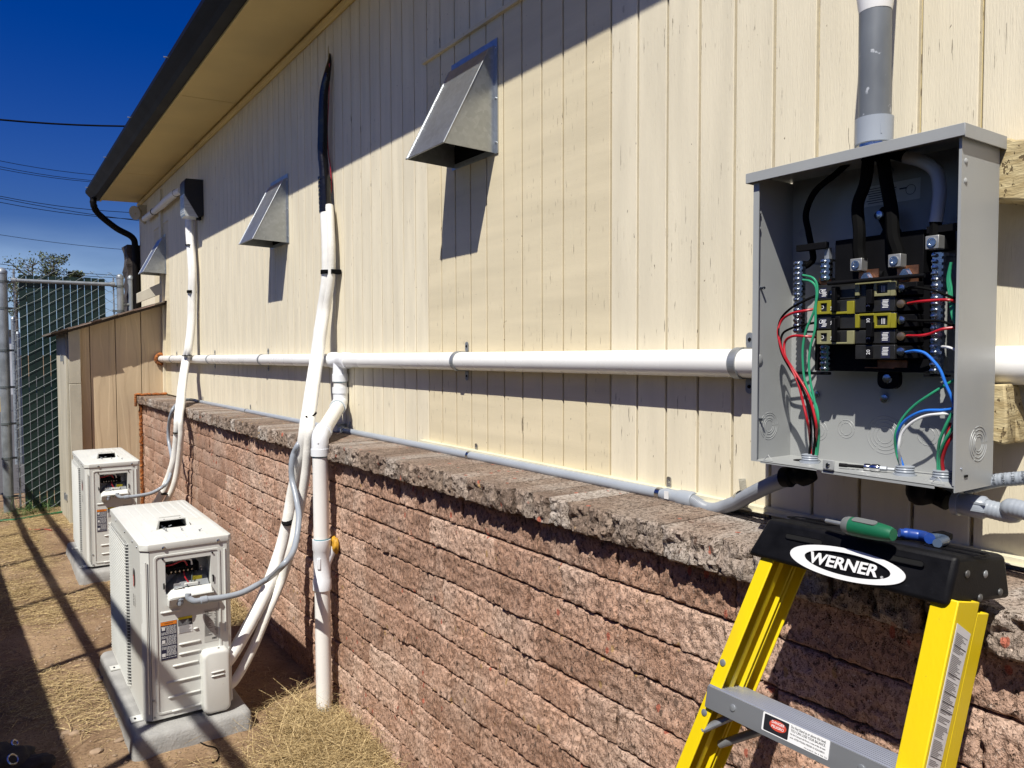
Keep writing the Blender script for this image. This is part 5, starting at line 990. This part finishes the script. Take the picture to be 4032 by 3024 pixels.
# pads
def pad(label,x0,x1,y0,y1,h):
    p=thing('concrete_pad',label,'equipment pad',((x0+x1)/2,(y0+y1)/2,0),'precast pads under the outdoor units')
    bm=MB(); nx_,ny_=36,60; V=[];
    rl=[]
    for lv,(ins,z) in enumerate(((-.006,-.03),(0,h*.35),(.004,h*.8),(.012,h*.97),(.02,h),(.06,h+.001))):
        rr_=rrect(x1-x0-2*ins,y1-y0-2*ins,.03-min(ins,.015)*.5,8); ring=[]
        # resample the long edges
        pts=[]; 
        for i in range(len(rr_)):
            a_,b2=rr_[i],rr_[(i+1)%len(rr_)]; L=math.dist(a_,b2); k=max(1,int(L/.02)) if lv==-1 else (1 if L<.05 else 24)
            for j in range(k): pts.append((a_[0]+(b2[0]-a_[0])*j/k,a_[1]+(b2[1]-a_[1])*j/k))
        rl.append(len(pts)); 
        for a_,b2 in pts:
            q_=Vector((a_*14,b2*14,z*14)); V.append(((x0+x1)/2+a_+noise.noise(q_)*.003,(y0+y1)/2+b2+noise.noise(q_+Vector((5,0,0)))*.003,z))
    n=rl[0]; bm.add(V,[(k*n+i,k*n+(i+1)%n,(k+1)*n+(i+1)%n,(k+1)*n+i) for k in range(5) for i in range(n)]+[tuple(range(5*n,6*n))]); bm.build('slab',m_pad,p,smooth=50); return p
pad('nearer grey precast pad under the near outdoor unit',-.957,-.540,2.915,3.90,.074)
pad('farther grey precast pad under the far outdoor unit',-.905,-.49,5.36,6.34,.070)
# ================================================ LINE SETS
def chain(pts): return [X(u,v,p[0]) if len(p)==1 else Yp(u,v,p[1]) for u,v,*p in pts]
def hose(name,pts,r,mat,par,n=16,sub=8,amp=.0012):
    P=cat_rom(pts,sub); m=len(P); rr=list(np.interp(np.linspace(0,1,m),np.linspace(0,1,len(r)),r)) if hasattr(r,'__len__') else [r]*m
    rr=[x*(1+R.uniform(-.02,.02)) for x in rr]; mb=MB(); mb.tube(P,rr,n); return mb.build(name,mat,par,smooth=60)
def tie(p,ax,r,par,w=.005,mat=None):
    mb=MB(); ax=nrm(ax); mb._lathe(A(p)-ax*w/2,ax,[(0,r-.002),(0,r+.0012),(w,r+.0012),(w,r-.002)],18); q=A(p)-fw*(r+.002); mb.obox(q,rt,up,fw,.007,.006,.005); return mb.build('cable_tie',mat or m_flange,par,smooth=30)
l1=thing('line_set','near white insulated line set with black taped top, running to the near outdoor unit','line set',X(1281,819,-.04))
up1=chain([(1281,812,-.042),(1286,900,-.048),(1289,984,-.05),(1289,1072,-.05),(1282,1141,-.055),(1270,1219,-.062),(1258,1298,-.08),(1244,1400,-.105),(1229,1500,-.165),(1215,1600,-.235)])
hose('insulated_pipe',up1+chain([(1203,1680,-.285),(1190,1784,-.29),(1171,1862,-.292),(1150,1960,-.30),(1135,2048,-.315),(1110,2150,-.34),(1081,2240,-.375),(1033,2362,0,3.09),(972,2478,0,3.05),(917,2572,0,3.02),(885,2615,0,2.992)]),[.0255]*6+[.0255,.026,.0265,.026,.025],m_hose,l1,sub=8)
offB=[q+A([.008,-.028,0]) for q in up1]
hose('insulated_pipe',offB+chain([(1221,1680,-.275),(1213,1760,-.283),(1205,1850,-.285),(1189,1960,-.295),(1166,2070,-.315),(1150,2150,-.335),(1112,2277,0,3.12),(1057,2405,0,3.08),(996,2551,0,3.05),(930,2672,0,3.02),(890,2705,0,2.995)]),.0185,m_hose2,l1,sub=8)
tp=chain([(1299,212,-.008),(1297,245,-.014),(1287,300,-.026),(1276,360,-.034),(1272,440,-.038),(1271,520,-.038),(1270,600,-.04),(1277,680,-.04),(1281,760,-.042),(1282,830,-.043)])
hose('black_wrap',tp,[.004,.010,.017,.020,.022,.023,.023,.0225,.025,.0275],m_tape,l1,n=18)
mb=MB(); q0=chain([(1277,700,-.04),(1282,828,-.043)]); 
for i in range(9): t=i/8; q=q0[0]*(1-t)+q0[1]*t; mb._lathe(q,q0[1]-q0[0],[(0,.027),(.0,.0300-.001*(i%2)),(.012,.0292),(.012,.027)],18)
mb.build('tape_wraps',m_tape,l1,smooth=30)
wire('control_wire',chain([(1297,250,-.02),(1296,360,-.012),(1290,500,-.012),(1293,600,-.014),(1300,650,-.014),(1305,720,-.012),(1304,760,-.01)]),.0022,m_red,l1)
mb=MB(); mb.prism([(0,0),(.02,0),(.012,.03),(.006,.05)],X(1290,225,-.002),(0,-1,0),(0,0,1),-.003); mb.build('wall_patch',m_wood,l1)
q=X(1290,1072,-.05); tie(q,(0,0,1),.031,l1,w=.018); mb=MB(); mb.box(q+A([.0,-.05,-.01]),q+A([.046,-.025,.01])); mb.build('strap_tail',m_flange,l1)
tie(X(1213,1638,-.262)+A([0,-.008,0]),(.5,0,-1),.034,l1); tie(X(1140,2047,-.313)+A([0,-.012,0]),(.35,.25,-1),.036,l1,w=.0045)
mb=MB(); 
l2=thing('line_set','far white insulated line set running down from the wall light to the far outdoor unit','line set',X(744,860,-.05))
u2=chain([(744,848,-.045),(744,911,-.05),(748,966,-.05),(753,1038,-.05),(755,1099,-.05),(753,1190,-.052),(750,1281,-.06),(739,1373,-.085),(729,1421,-.10),(714,1524,-.17),(708,1585,-.25)])
hose('insulated_pipe',u2+chain([(701,1646,-.29),(699,1707,-.292),(693,1767,-.296),(682,1828,-.31),(662,1889,-.335),(640,1938,-.37),(614,1984,-.41),(560,2040,-.50),(530,2070,-.55)]),.026,m_hose,l2)
hose('insulated_pipe',[q+A([.010,-.034,0]) for q in u2]+chain([(711,1646,-.285),(713,1707,-.287),(709,1767,-.29),(700,1840,-.30),(686,1905,-.32),(668,1950,-.345),(642,1992,-.38),(590,2045,-.46),(545,2085,-.53)]),.019,m_hose2,l2)
for u_,v_,x_,w_ in ((748,966,-.05,.006),(754,1149,-.051,.02),(735,1400,-.095,.006),(701,1703,-.29,.006),(655,1943,-.36,.006)): tie(X(u_,v_,x_)+A([0,-.01,0]),(0,0,1),.034,l2,w=w_)
l3=thing('pipe_cover','short white insulated pipe under the eave between the wall light and the building corner','insulated pipe',X(640,800,-.05))
P=chain([(714,750,-.05),(690,762,-.052),(660,785,-.056),(640,805,-.056),(615,826,-.05),(590,846,-.046),(569,862,-.046)]); hose('insulated_pipe',P,[.027,.028,.031,.030,.027,.027,.026],m_hose,l3)
for u_,v_ in ((694,760),(605,834)): tie(X(u_,v_,-.05),(0,1,.05),.030,l3)
w1=thing('whip_conduit','grey liquidtight whip looping from the conduit over the block wall to the near outdoor unit','conduit',X(1200,1720,-.2))
pts=chain([(1262,1700,-.03),(1235,1700,-.10),(1213,1708,-.19),(1182,1740,-.30),(1157,1785,-.325),(1148,1830,-.335),(1150,1888,-.335),(1163,1943,-.335),(1173,1997,-.34),(1177,2033,-.35),(1174,2080,-.365),(1166,2130,-.385),(1150,2180,-.42),(1115,2225,-.47),(1060,2275,0,2.99),(1010,2305,0,2.96),(950,2335,0,2.945),(880,2352,0,2.94),(815,2360,0,2.94)])
hose('flexible_conduit',pts,.0115,m_cond,w1,n=14)
q=A(Yp(815,2360,2.94)); mb=MB(); mb._lathe(q,(-1,0,-.03),[(0,.0115),(0,.0145),(.022,.0145),(.024,.012)],14); mb.tube(cat_rom([q+A([-.02,0,0]),q+A([-.045,0,.002]),q+A([-.062,.01,.016]),q+A([-.062,.012,.03])],5),.011,12); mb.build('elbow_fitting',m_cond,w1,smooth=True)
w2=thing('whip_conduit','grey liquidtight whip from the far conduit end down to the far outdoor unit','conduit',X(660,1700,-.25))
qq=lambda x,y:(560+x*.4521,1400+y*.4521); vv=lambda x,y:(x*.3165,1500+y*.3165)
pts=chain([(*qq(490,398),-.03),(*qq(440,387),-.06),(*qq(380,385),-.12),(*qq(320,410),-.20),(*qq(275,455),-.28),(*qq(245,530),-.30),(*qq(230,620),-.30),(*qq(228,720),-.30),(*qq(240,800),-.30),(*qq(255,880),-.305),(*qq(255,980),-.315),(*qq(235,1070),-.34),(*qq(200,1125),-.37),(*qq(150,1162),-.40),(*vv(2020,1320),0,5.40),(*vv(1940,1370),0,5.39),(*vv(1850,1405),0,5.385),(*vv(1700,1432),0,5.38),(*vv(1600,1443),0,5.38)])
hose('flexible_conduit',pts,.0115,m_cond,w2,n=12)
q=A(Yp(*vv(1600,1443),5.38)); mb=MB(); mb._lathe(q,(-1,0,-.03),[(0,.0115),(0,.0145),(.022,.0145),(.024,.012)],14); mb.tube(cat_rom([q+A([-.02,0,0]),q+A([-.045,0,.002]),q+A([-.062,.01,.016]),q+A([-.062,.012,.03])],5),.011,10); mb.build('elbow_fitting',m_cond,w2,smooth=True)
# ================================================ SHED
sh=thing('lean_to_shed','tan panelled lean-to shed against the end of the wall with a sloping dark shingle roof','shed',(-.4,8.0,0))
sy=7.55; zr=lambda x: 1.90+(x)*.335
mb=MB(); mb.hexa([(-.765,sy+.02,-.1),(-.003,sy+.02,-.1),(-.003,8.55,-.1),(-.765,8.55,-.1),(-.765,sy+.02,zr(-.765)-.03),(-.003,sy+.02,zr(-.003)-.03),(-.003,8.55,zr(-.003)-.03),(-.765,8.55,zr(-.765)-.03)]); mb.build('core',M('shed_core',(.12,.08,.05),.9),sh)
gx_=[-.695,-.601,-.402,-.196,-.003]
for a_,b2 in zip(gx_[:-1],gx_[1:]):
    a2,b3=a_+.0025,b2-.0025; mb=MB(); mb.hexa([(a2,sy,-.08),(b3,sy,-.08),(b3,sy+.019,-.08),(a2,sy+.019,-.08),(a2,sy,zr(a2)-.03),(b3,sy,zr(b3)-.03),(b3,sy+.019,zr(b3)-.03),(a2,sy+.019,zr(a2)-.03)]); mb.build('wall_panel',m_shed,sh,bevel=.003)
for z0_,z1_ in ((-.1,1.17),(1.173,1.64)):
    mb=MB(); mb.box((-.767,7.49,z0_),(-.678,7.535,z1_)); mb.build('corner_trim',m_shedp,sh,bevel=.003)
mb=MB(); mb.box((-.765,7.535,-.1),(-.70,sy+.01,1.6)); mb.build('corner_post',m_shedp,sh)
for i in range(9):
    y0_=7.54+i*.112; mb=MB(); mb.box((-.785,y0_+.002,-.1),(-.767,y0_+.110,1.60)); mb.build('side_board',m_shedp,sh,bevel=.002)
for zz in (.14,1.36):
    mb=MB(); mb.box((-.80,7.72,zz),(-.785,7.78,zz+.05)); mb.cyl((-.80,7.80,zz),(-.80,7.80,zz+.06),.007,8); mb.build('hinge',m_steel,sh)
ex_=nrm((1,0,.335)); ez_=nrm((-.335,0,1))
for i in range(8):
    y0_=7.40; L0_=-.895+i*.125; 
    mb=MB(); mb.hexa([(L0_,y0_+R.uniform(-.01,.012),zr(L0_)-.012+.0),(L0_+.17,y0_+R.uniform(-.01,.012),zr(L0_+.17)-.012),(L0_+.17,8.62,zr(L0_+.17)-.012),(L0_,8.62,zr(L0_)-.012),(L0_,y0_,zr(L0_)+.004),(L0_+.17,y0_,zr(L0_+.17)-.002),(L0_+.17,8.62,zr(L0_+.17)-.002),(L0_,8.62,zr(L0_)+.004)]) if L0_+.17<.0 else mb.hexa([(L0_,y0_,zr(L0_)-.012),(-.002,y0_,zr(0)-.012),(-.002,8.62,zr(0)-.012),(L0_,8.62,zr(L0_)-.012),(L0_,y0_,zr(L0_)+.004),(-.002,y0_,zr(0)-.002),(-.002,8.62,zr(0)-.002),(L0_,8.62,zr(L0_)+.004)])
    mb.build('shingle_course',M('shingle_%d'%i,(.16+.02*(i%3),.13,.10),.9,bump=.003,bscale=80),sh)
mb=MB(); mb.hexa([(-.86,7.44,zr(-.86)-.035),(-.003,7.44,zr(-.003)-.035),(-.003,8.6,zr(-.003)-.035),(-.86,8.6,zr(-.86)-.035),(-.86,7.44,zr(-.86)-.013),(-.003,7.44,zr(-.003)-.013),(-.003,8.6,zr(-.003)-.013),(-.86,8.6,zr(-.86)-.013)]); mb.build('roof_deck',M('dark_wood',(.06,.045,.035),.9),sh)
mb=MB(); a_,b2=Yp(540,1190,7.62),Yp(652,1160,7.50); mb.hexa([a_+A([0,0,-.01]),b2+A([0,0,.02]),b2+A([0,.04,.02]),a_+A([0,.04,-.01]),a_+A([0,0,.08]),b2+A([0,0,.125]),b2+A([0,.04,.125]),a_+A([0,.04,.08])]); tag(mb.build('lumber_board',m_shedp,bevel=.004),'weathered beige board leaning on the shed roof against the siding','board')
# ================================================ FENCE AND GATE
gy=8.75
fg=thing('chain_link_fence','chain link fence section with dark green slats and a top rail, behind the shed','fence',(-.7,gy,-.09))
mb=MB(); mb.cyl((-1.20,gy,-.2),(-1.20,gy,2.20),.044,18); mb._lathe((-1.20,gy,2.19),(0,0,1),[(0,.047),(.02,.047),(.03,.04),(.05,.022),(.056,.002)],18); 
mb.build('post',m_post,fg,smooth=40)
for x_,n_ in ((-.195,.033),):
    mb=MB(); mb.cyl((x_,gy,-.2),(x_,gy,2.20),n_,18); mb._lathe((x_,gy,2.19),(0,0,1),[(0,n_+.003),(.02,n_+.003),(.03,n_),(.045,.018),(.05,.002)],18); mb.build('post',m_post,fg,smooth=40)
mb=MB(); mb.cyl((-1.12,gy,2.128),(-.24,gy,2.128),.019,14); mb._lathe((-1.13,gy,2.128),(1,0,0),[(0,.025),(.04,.025),(.04,.019)],14); mb._lathe((-.28,gy,2.128),(1,0,0),[(0,.019),(0,.025),(.04,.025)],14); mb.build('top_rail',m_post,fg,smooth=40)
mb=MB(); mb.cyl((-1.105,gy+.01,-.12),(-1.105,gy+.01,2.24),.009,8); mb.build('tension_bar',m_steel,fg); mb=MB(); mb.cyl((-.255,gy+.01,1.2),(-.255,gy+.01,2.2),.007,8); mb.build('tension_bar',m_steel,fg)
for z_ in (.05,.42,.75,1.1,1.45,1.85,2.10):
    for x_,r_ in ((-1.20,.048),(-.195,.037)): mb=MB(); mb._lathe((x_,gy,z_),(0,0,1),[(0,r_-.003),(0,r_),(.022,r_),(.022,r_-.003)],16); mb.obox((x_+(.07 if x_<-1 else -.045),gy,z_+.011),(1,0,0),(0,1,0),(0,0,1),.06,.008,.02); mb.build('brace_band',m_chain,fg)
n_=12
for i in range(n_):
    x_=-1.066+(.738-.062)*i/(n_-1); mb=MB(); mb.box((x_,gy+.004,-.08),(x_+.057,gy+.0075,2.188-.004*(i%3))); mb.build('slat',m_slat,fg)
sp_=(.738-.062)/(n_-1)
mb=MB()
xa,xb_=-1.13,-.225
dz=.0615*1.0
def mesh_wires(yo,sgn):
    z=-.9
    while z<2.3:
        x=xa; pts=[]
        # each wire climbs across the panel
        slope=.60
        zz0,zz1=z,z+(xb_-xa)*slope
        a_,b2=(xa,zz0),(xb_,zz1)
        if sgn<0: a_,b2=(xa,zz1),(xb_,zz0)
        # clip in z
        def cl(p,q,zc): t=(zc-p[1])/(q[1]-p[1]); return (p[0]+(q[0]-p[0])*t,zc)
        lo,hi=(a_,b2) if a_[1]<b2[1] else (b2,a_)
        if hi[1]>-.08 and lo[1]<2.25:
            if lo[1]<-.08: lo=cl(lo,hi,-.08)
            if hi[1]>2.25: hi=cl(lo,hi,2.25)
            N=14; P=[]
            for k in range(N+1):
                t=k/N; xx=lo[0]+(hi[0]-lo[0])*t; P.append((xx,gy+yo,lo[1]+(hi[1]-lo[1])*t-.006*math.sin(((xx-xa)/sp_)*2*math.pi)))
            mb.tube(P,.0017,4,cap=False)
        z+=.094
mesh_wires(-.002,1); mesh_wires(.011,-1)
mb.build('chain_mesh',m_chain,fg,smooth=True)
mb=MB(); x_=-.095; mb.cyl((x_,gy+.02,-.2),(x_,gy+.02,2.20),.026,16); mb._lathe((x_,gy+.02,2.19),(0,0,1),[(0,.029),(.02,.029),(.04,.015),(.045,.002)],16); mb.cyl((-.17,gy+.01,1.93),(x_,gy+.02,1.93),.018,10)
tag(mb.build('fence_post',m_post,smooth=40),'thinner galvanised post between the fence and the building corner','post')
# long privacy fence beside the path (left of the frame): casts the striped shade on the ground
pf=thing('privacy_fence','privacy fence of green slats along the path left of the units','fence',(-2.3,3,0))
fx=lambda y:-2.275-.054*(y-3.5)
for i in range(0,118):
    y=-1.9+i*.092; mb=MB(); mb.box((fx(y),y,0.0),(fx(y)+.012,y+.091,1.72)); mb.build('slat',m_slat,pf)
for k,(zr_,r_) in enumerate(((1.70,.02),(2.09,.024),(2.44,.026))):
    mb=MB(); mb.cyl((fx(-1.9)+.005,-1.9,zr_),(fx(9.2)+.005,9.2,zr_),r_,12); mb.build('rail',m_post,pf,smooth=True)
for y in (-1.8,-.7,1.15,2.21,3.33,4.40,5.45,6.5,7.6,8.7): mb=MB(); mb.cyl((fx(y)-.02,y,-.1),(fx(y)-.02,y,2.47),.023,12); mb.build('post',m_post,pf,smooth=True)
# ================================================ GROUND LITTER
def blades(n,rng,hfun,name,mat,label,cat,lmin,lmax,w,lift,flow=0.,kind='stuff',curl=.5):
    V=[];Fs=[]; rn=np.random.RandomState(rng)
    for _ in range(n):
        p=hfun(rn)
        if p is None: continue
        x,y,hh,dens=p; L=rn.uniform(lmin,lmax); a=rn.normal(0,.55)+flow if flow is not None else rn.uniform(0,6.28)
        if rn.rand()<.35: a=rn.uniform(0,6.28)
        d=A([math.cos(a),math.sin(a),0]); z=gz(x,y)+rn.uniform(-.003,.004)+hh*rn.rand(); sl=rn.normal(0,lift); P=[]; c=rn.normal(0,curl)
        for k in range(4):
            t=k/3; dd=A([math.cos(a+c*t),math.sin(a+c*t),0]); P.append(A([x,y,z])+dd*L*t+A([0,0,sl*L*t-abs(sl)*L*.55*t*t]))
        s=A([-d[1],d[0],.5*rn.normal()]); s=s/np.linalg.norm(s)*w*rn.uniform(.5,1.2)/2; o=len(V)
        for k,q in enumerate(P):
            q[2]=max(q[2],-.12); f_=1-.7*k/3; V+=[tuple(q-s*f_),tuple(q+s*f_)]
        Fs+=[(o+2*k,o+2*k+1,o+2*k+3,o+2*k+2) for k in range(3)]
    mb=MB(); mb.v=V; mb.f=Fs; o=mb.build(name,mat,loc=(0,0,0)); tag(o,label,cat,None,kind); return o
inpad=lambda x,y:(-.965<x<-.53 and 2.90<y<3.91) or (-.915<x<-.48 and 5.35<y<6.35) or x>-.215
def left(rn):
    x=rn.uniform(-1.36,-.62); y=rn.uniform(2.3,8.9)
    k=noise.noise(Vector((x*2.6+3,y*1.5,0)))+ (.35 if x<-1.05 else 0)+(.15 if y>5 else -.12)
    if k<rn.uniform(.08,.5) or inpad(x,y): return None
    return x,y,.012,1
blades(30000,1,left,'dry_grass',m_straw,'flattened dry straw over the dirt path left of the units','dry grass',.05,.17,.0026,.12,.25)
def tuft(rn):
    if rn.rand()<.72: x=rn.normal(-.34,.09); y=rn.normal(2.62,.20)
    else: x=rn.normal(-.52,.12); y=rn.normal(2.50,.16)
    if inpad(x,y) or y<1.6 or (x<-.55 and y>2.86): return None
    return x,y,.035*math.exp(-((x+.35)/.15)**2),1
blades(10500,2,tuft,'dry_grass',m_straw,'tangled clump of dry grass at the foot of the wall round the downpipe','dry grass',.05,.14,.0022,.42,None,curl=1.1)
blades(700,12,tuft,'long_straws',m_straw,'long upright straws in the clump by the downpipe','dry grass',.12,.24,.0026,.8,None,curl=.9)
def strip(rn):
    y=rn.uniform(4.1,7.4); x=-.22-abs(rn.normal(0,.09)); 
    if inpad(x,y): return None
    return x,y,.03,1
blades(16000,3,strip,'dry_grass',m_straw,'dry grass growing along the wall base behind the near unit','dry grass',.06,.18,.0026,.7,None,curl=1.)
def spars(rn):
    x=rn.uniform(-1.5,-.3); y=rn.uniform(2.0,8.6); 
    return None if inpad(x,y) else (x,y,.004,1)
blades(5200,4,spars,'straw_litter',m_straw,'loose straws scattered over the bare dirt','straw',.03,.11,.0022,.05,None)
def gr(rn): return rn.normal(-1.0,.14),rn.normal(8.55,.12),.02,1
blades(420,5,gr,'green_grass',m_green,'green blades at the foot of the slatted fence','grass',.05,.16,.005,1.2,None)
mb=MB(); rn=np.random.RandomState(5)
for _ in range(5200):
    x,y=rn.uniform(-1.5,-.3),rn.uniform(2.0,7.5)
    if inpad(x,y): continue
    r_=.0025+.010*rn.rand()**5; z=gz(x,y)+r_*.2; v=[(x+r_*math.cos(a)*rn.uniform(.7,1.2),y+r_*math.sin(a)*rn.uniform(.7,1.2),z) for a in np.linspace(0,5.0,5)]; v+=[(x+rn.uniform(-.3,.3)*r_,y,z+r_*.6)]
    mb.add(v,[(i,(i+1)%5,5) for i in range(5)])
tag(mb.build('pebbles',m_pebble,loc=(0,0,0)),'small stones and clods in the dirt','pebbles',None,'stuff')
for i,(u,v_,s_) in enumerate(((265,2885,.022),(292,2888,.024),(380,2960,.026),(398,2675,.028),(470,2915,.02))):
    p=Zp(u,v_,.004); mb=blob('stone',p,(s_,s_*.7,s_*.4),m_pebble,seed=i*3,n=2); tag(mb.build('stone',m_pebble,smooth=60),['rounded reddish stone left of the near pad, left one of the pair','rounded stone right of its twin left of the near pad','flat pale stone nearest the bottom edge, left of the near pad','flat stone touching the left edge of the near pad','small stone just off the near corner of the near pad'][i],'stone','stones in the dirt')
# hoses and cords on the ground
def groundline(name,pts,r,mat,label,cat):
    P=[]; 
    for u,v_ in pts: q=Zp(u,v_,-.01); P.append((q[0],q[1],gz(q[0],q[1])+r+.003))
    mb=MB(); mb.tube(cat_rom(P,8),r,8); return tag(mb.build(name,mat,smooth=True),label,cat)
groundline('garden_hose',[(-60,2030),(0,2027),(60,2024),(110,2016),(160,2003),(215,1994),(245,1990)],.010,M('hose_green',(.01,.13,.05),.4),'green garden hose across the path by the fence','hose')
groundline('red_cord',[(112,2072),(135,2078),(170,2080),(205,2086)],.003,m_red,'thin red cord on the straw','cord')
groundline('black_cord',[(790,2946),(815,2955),(850,2965),(862,2990),(855,3010),(835,3022)],.0022,m_flange,'black cord curled in the dirt below the near pad','cord')
# tool bag at the lower left
tbg=thing('tool_bag','dark fabric tool bag with metal rings at the lower left corner','bag',(-1.27,2.55,0))
c=Zp(20,2985,.06); m_cl=M('dark_cloth',(.018,.016,.022),.85,bump=.002,bscale=120)
mb=blob('b',c+A([-.06,-.03,-.01]),(.13,.10,.07),m_cl,seed=4,n=4); mb.build('bag_body',m_cl,tbg,smooth=80); mb=blob('b',c+A([.055,-.06,-.02]),(.09,.05,.035),m_cl,seed=9,n=4); mb.build('flap',m_cl,tbg,smooth=80)
for u,v_,r_ in ((50,2990,.017),(58,2925,.010)):
    q=Zp(u,v_,.10); mb=MB(); mb.ring(q,nrm((.5,-.5,.6)),r_,.0032,24); mb.build('metal_ring',m_zinc,tbg,smooth=True)
# ================================================ BACKGROUND
for i,(a_,b2,D,r_,lb_) in enumerate((((0,474),(485,503),14,.014,'thickest dark overhead cable crossing the sky above the eave end'),((0,636),(362,694),45,.014,'highest of the thin overhead wires beside the gutter'),((0,659),(350,716),45,.014,'second overhead wire, just above its close twin'),((0,668),(352,722),45,.014,'third overhead wire, just below its close twin'),((0,775),(360,832),45,.016,'upper wire of the triple beside the downspout'),((0,783),(505,870),45,.016,'middle wire of the triple beside the downspout'),((0,799),(375,858),45,.016,'lowest wire of the triple beside the downspout'),((0,927),(503,990),45,.012,'single low overhead wire above the treetops'),((0,1042),(450,1090),38,.012,'overhead wire just above the slatted fence'),((0,1058),(505,1102),38,.012,'lowest overhead wire touching the fence top'))):
    p,q=Yp(*a_,D),Yp(*b2,D); e_=q-p; p2,q2=p-e_*1.2,q+e_*1.0
    P=[p2+(q2-p2)*t+A([0,0,-D*.012*math.sin(math.pi*t)+D*.0118]) for t in np.linspace(0,1,17)]
    mb=MB(); mb.tube(P,r_,6); tag(mb.build('overhead_wire',m_flange,smooth=True),lb_,'wire','overhead utility wires')
def tree(label,u,vb,vt,hw,leaf,seed,D=60):
    rn=random.Random(seed); b_=Yp(u,vb,D); t_=Yp(u,vt,D); top=t_[2]; base=A([t_[0],D,-.1]); W=hw*D/F*1.2; H=top-b_[2]; zc=(top+b_[2])/2
    t=thing('tree',label,'tree',base,'trees beyond the fence'); mb=MB(); tips=[]
    mb.tube([base,A([base[0],D,zc-H*.3]),A([base[0]+.05,D,top-H*.15])],[.10,.07,.02],6)
    for k in range(26):
        z_=b_[2]-.3+(H*.8+.3)*rn.random(); a=rn.uniform(0,6.28); L=W*rn.uniform(.5,1.05)*max(.35,math.sin(math.pi*min(max((z_-b_[2]+.4)/(H+.4),.05),.95))); q=A([base[0]+L*math.cos(a),D+L*math.sin(a),z_+L*.75]); q[2]=min(q[2],top)
        mb.tube([A([base[0],D,z_]),(A([base[0],D,z_])+q)/2+A([0,0,-.05]),q],[.03,.02,.008],4)
        tips+=[A([base[0],D,z_])*(1-s)+q*s for s in (.6,.8,1,1.1)]
    mb.build('trunk',m_bark,t)
    if leaf:
        mb=MB(); 
        for p in tips:
            for _ in range(int(leaf)):
                c=p+A([rn.gauss(0,W*.14),rn.gauss(0,W*.14),rn.gauss(0,W*.12)]); s=rn.uniform(.05,.10); e1=nrm([rn.gauss(0,1) for _ in range(3)])*s; e2=nrm([rn.gauss(0,1) for _ in range(3)])*s*.7; mb.add([c-e1,c+e2,c+e1,c-e2],[(0,1,2,3)])
        mb.build('crown',m_leaf,t)
tree('leafy round topped small tree, right one of the pair above the slats',208,1090,1002,42,8,1); tree('sparser taller tree with bare top twigs, left of the round one',125,1130,1022,60,4,2); tree('small bush top showing over the fence right of the round tree',295,1092,1076,22,9,3); tree('low leafy tree seen through the wires beside the left post',62,1230,1080,42,10,6)
wb=thing('white_shed','pale flat roofed building beyond the fence at the left edge','building',(-2.2,34,0))
p,q=Yp(-900,1318,34),Yp(66,1500,34); mb=MB(); mb.box((p[0],34,-.1),(q[0],40,p[2])); mb.build('wall',m_white,wb); mb=MB(); mb.box((p[0]-.1,33.9,p[2]),(q[0]+.1,40.1,p[2]+.25)); mb.build('roof',m_roof,wb)
for k in range(5): x_=q[0]-.9-k*2; mb=MB(); mb.box((x_-.4,33.96,1.2),(x_+.4,33.99,2.0)); mb.build('window',m_blk,wb)
bp=thing('yellow_curb_block','yellow painted parking block beyond the fence at the left edge','parking block',(-3,24,-.09)); p=Yp(0,1490,24); mb=MB(); mb.hexa([(p[0]-2.5,24,-.09),(p[0]+.1,24,-.09),(p[0]+.1,24.3,-.09),(p[0]-2.5,24.3,-.09),(p[0]-2.5,24.05,.3),(p[0]+.1,24.05,.3),(p[0]+.1,24.25,.3),(p[0]-2.5,24.25,.3)]); mb.build('block',M('curb_yellow',(.6,.4,.02),.7),bp)
for i,(u,zt0_) in enumerate(((62,1.9),(78,1.7))):
    p=Yp(u,1600,12.5); mb=MB(); mb.cyl((p[0],12.5,-.1),(p[0],12.5,zt0_),.03,10); mb._lathe((p[0],12.5,zt0_),(0,0,1),[(0,.033),(.03,.02),(.035,.001)],10); tag(mb.build('bollard',m_post,smooth=True),['taller steel bollard beyond the fence, left of the shorter one','shorter steel bollard beyond the fence'][i],'bollard','steel bollards beyond the fence')
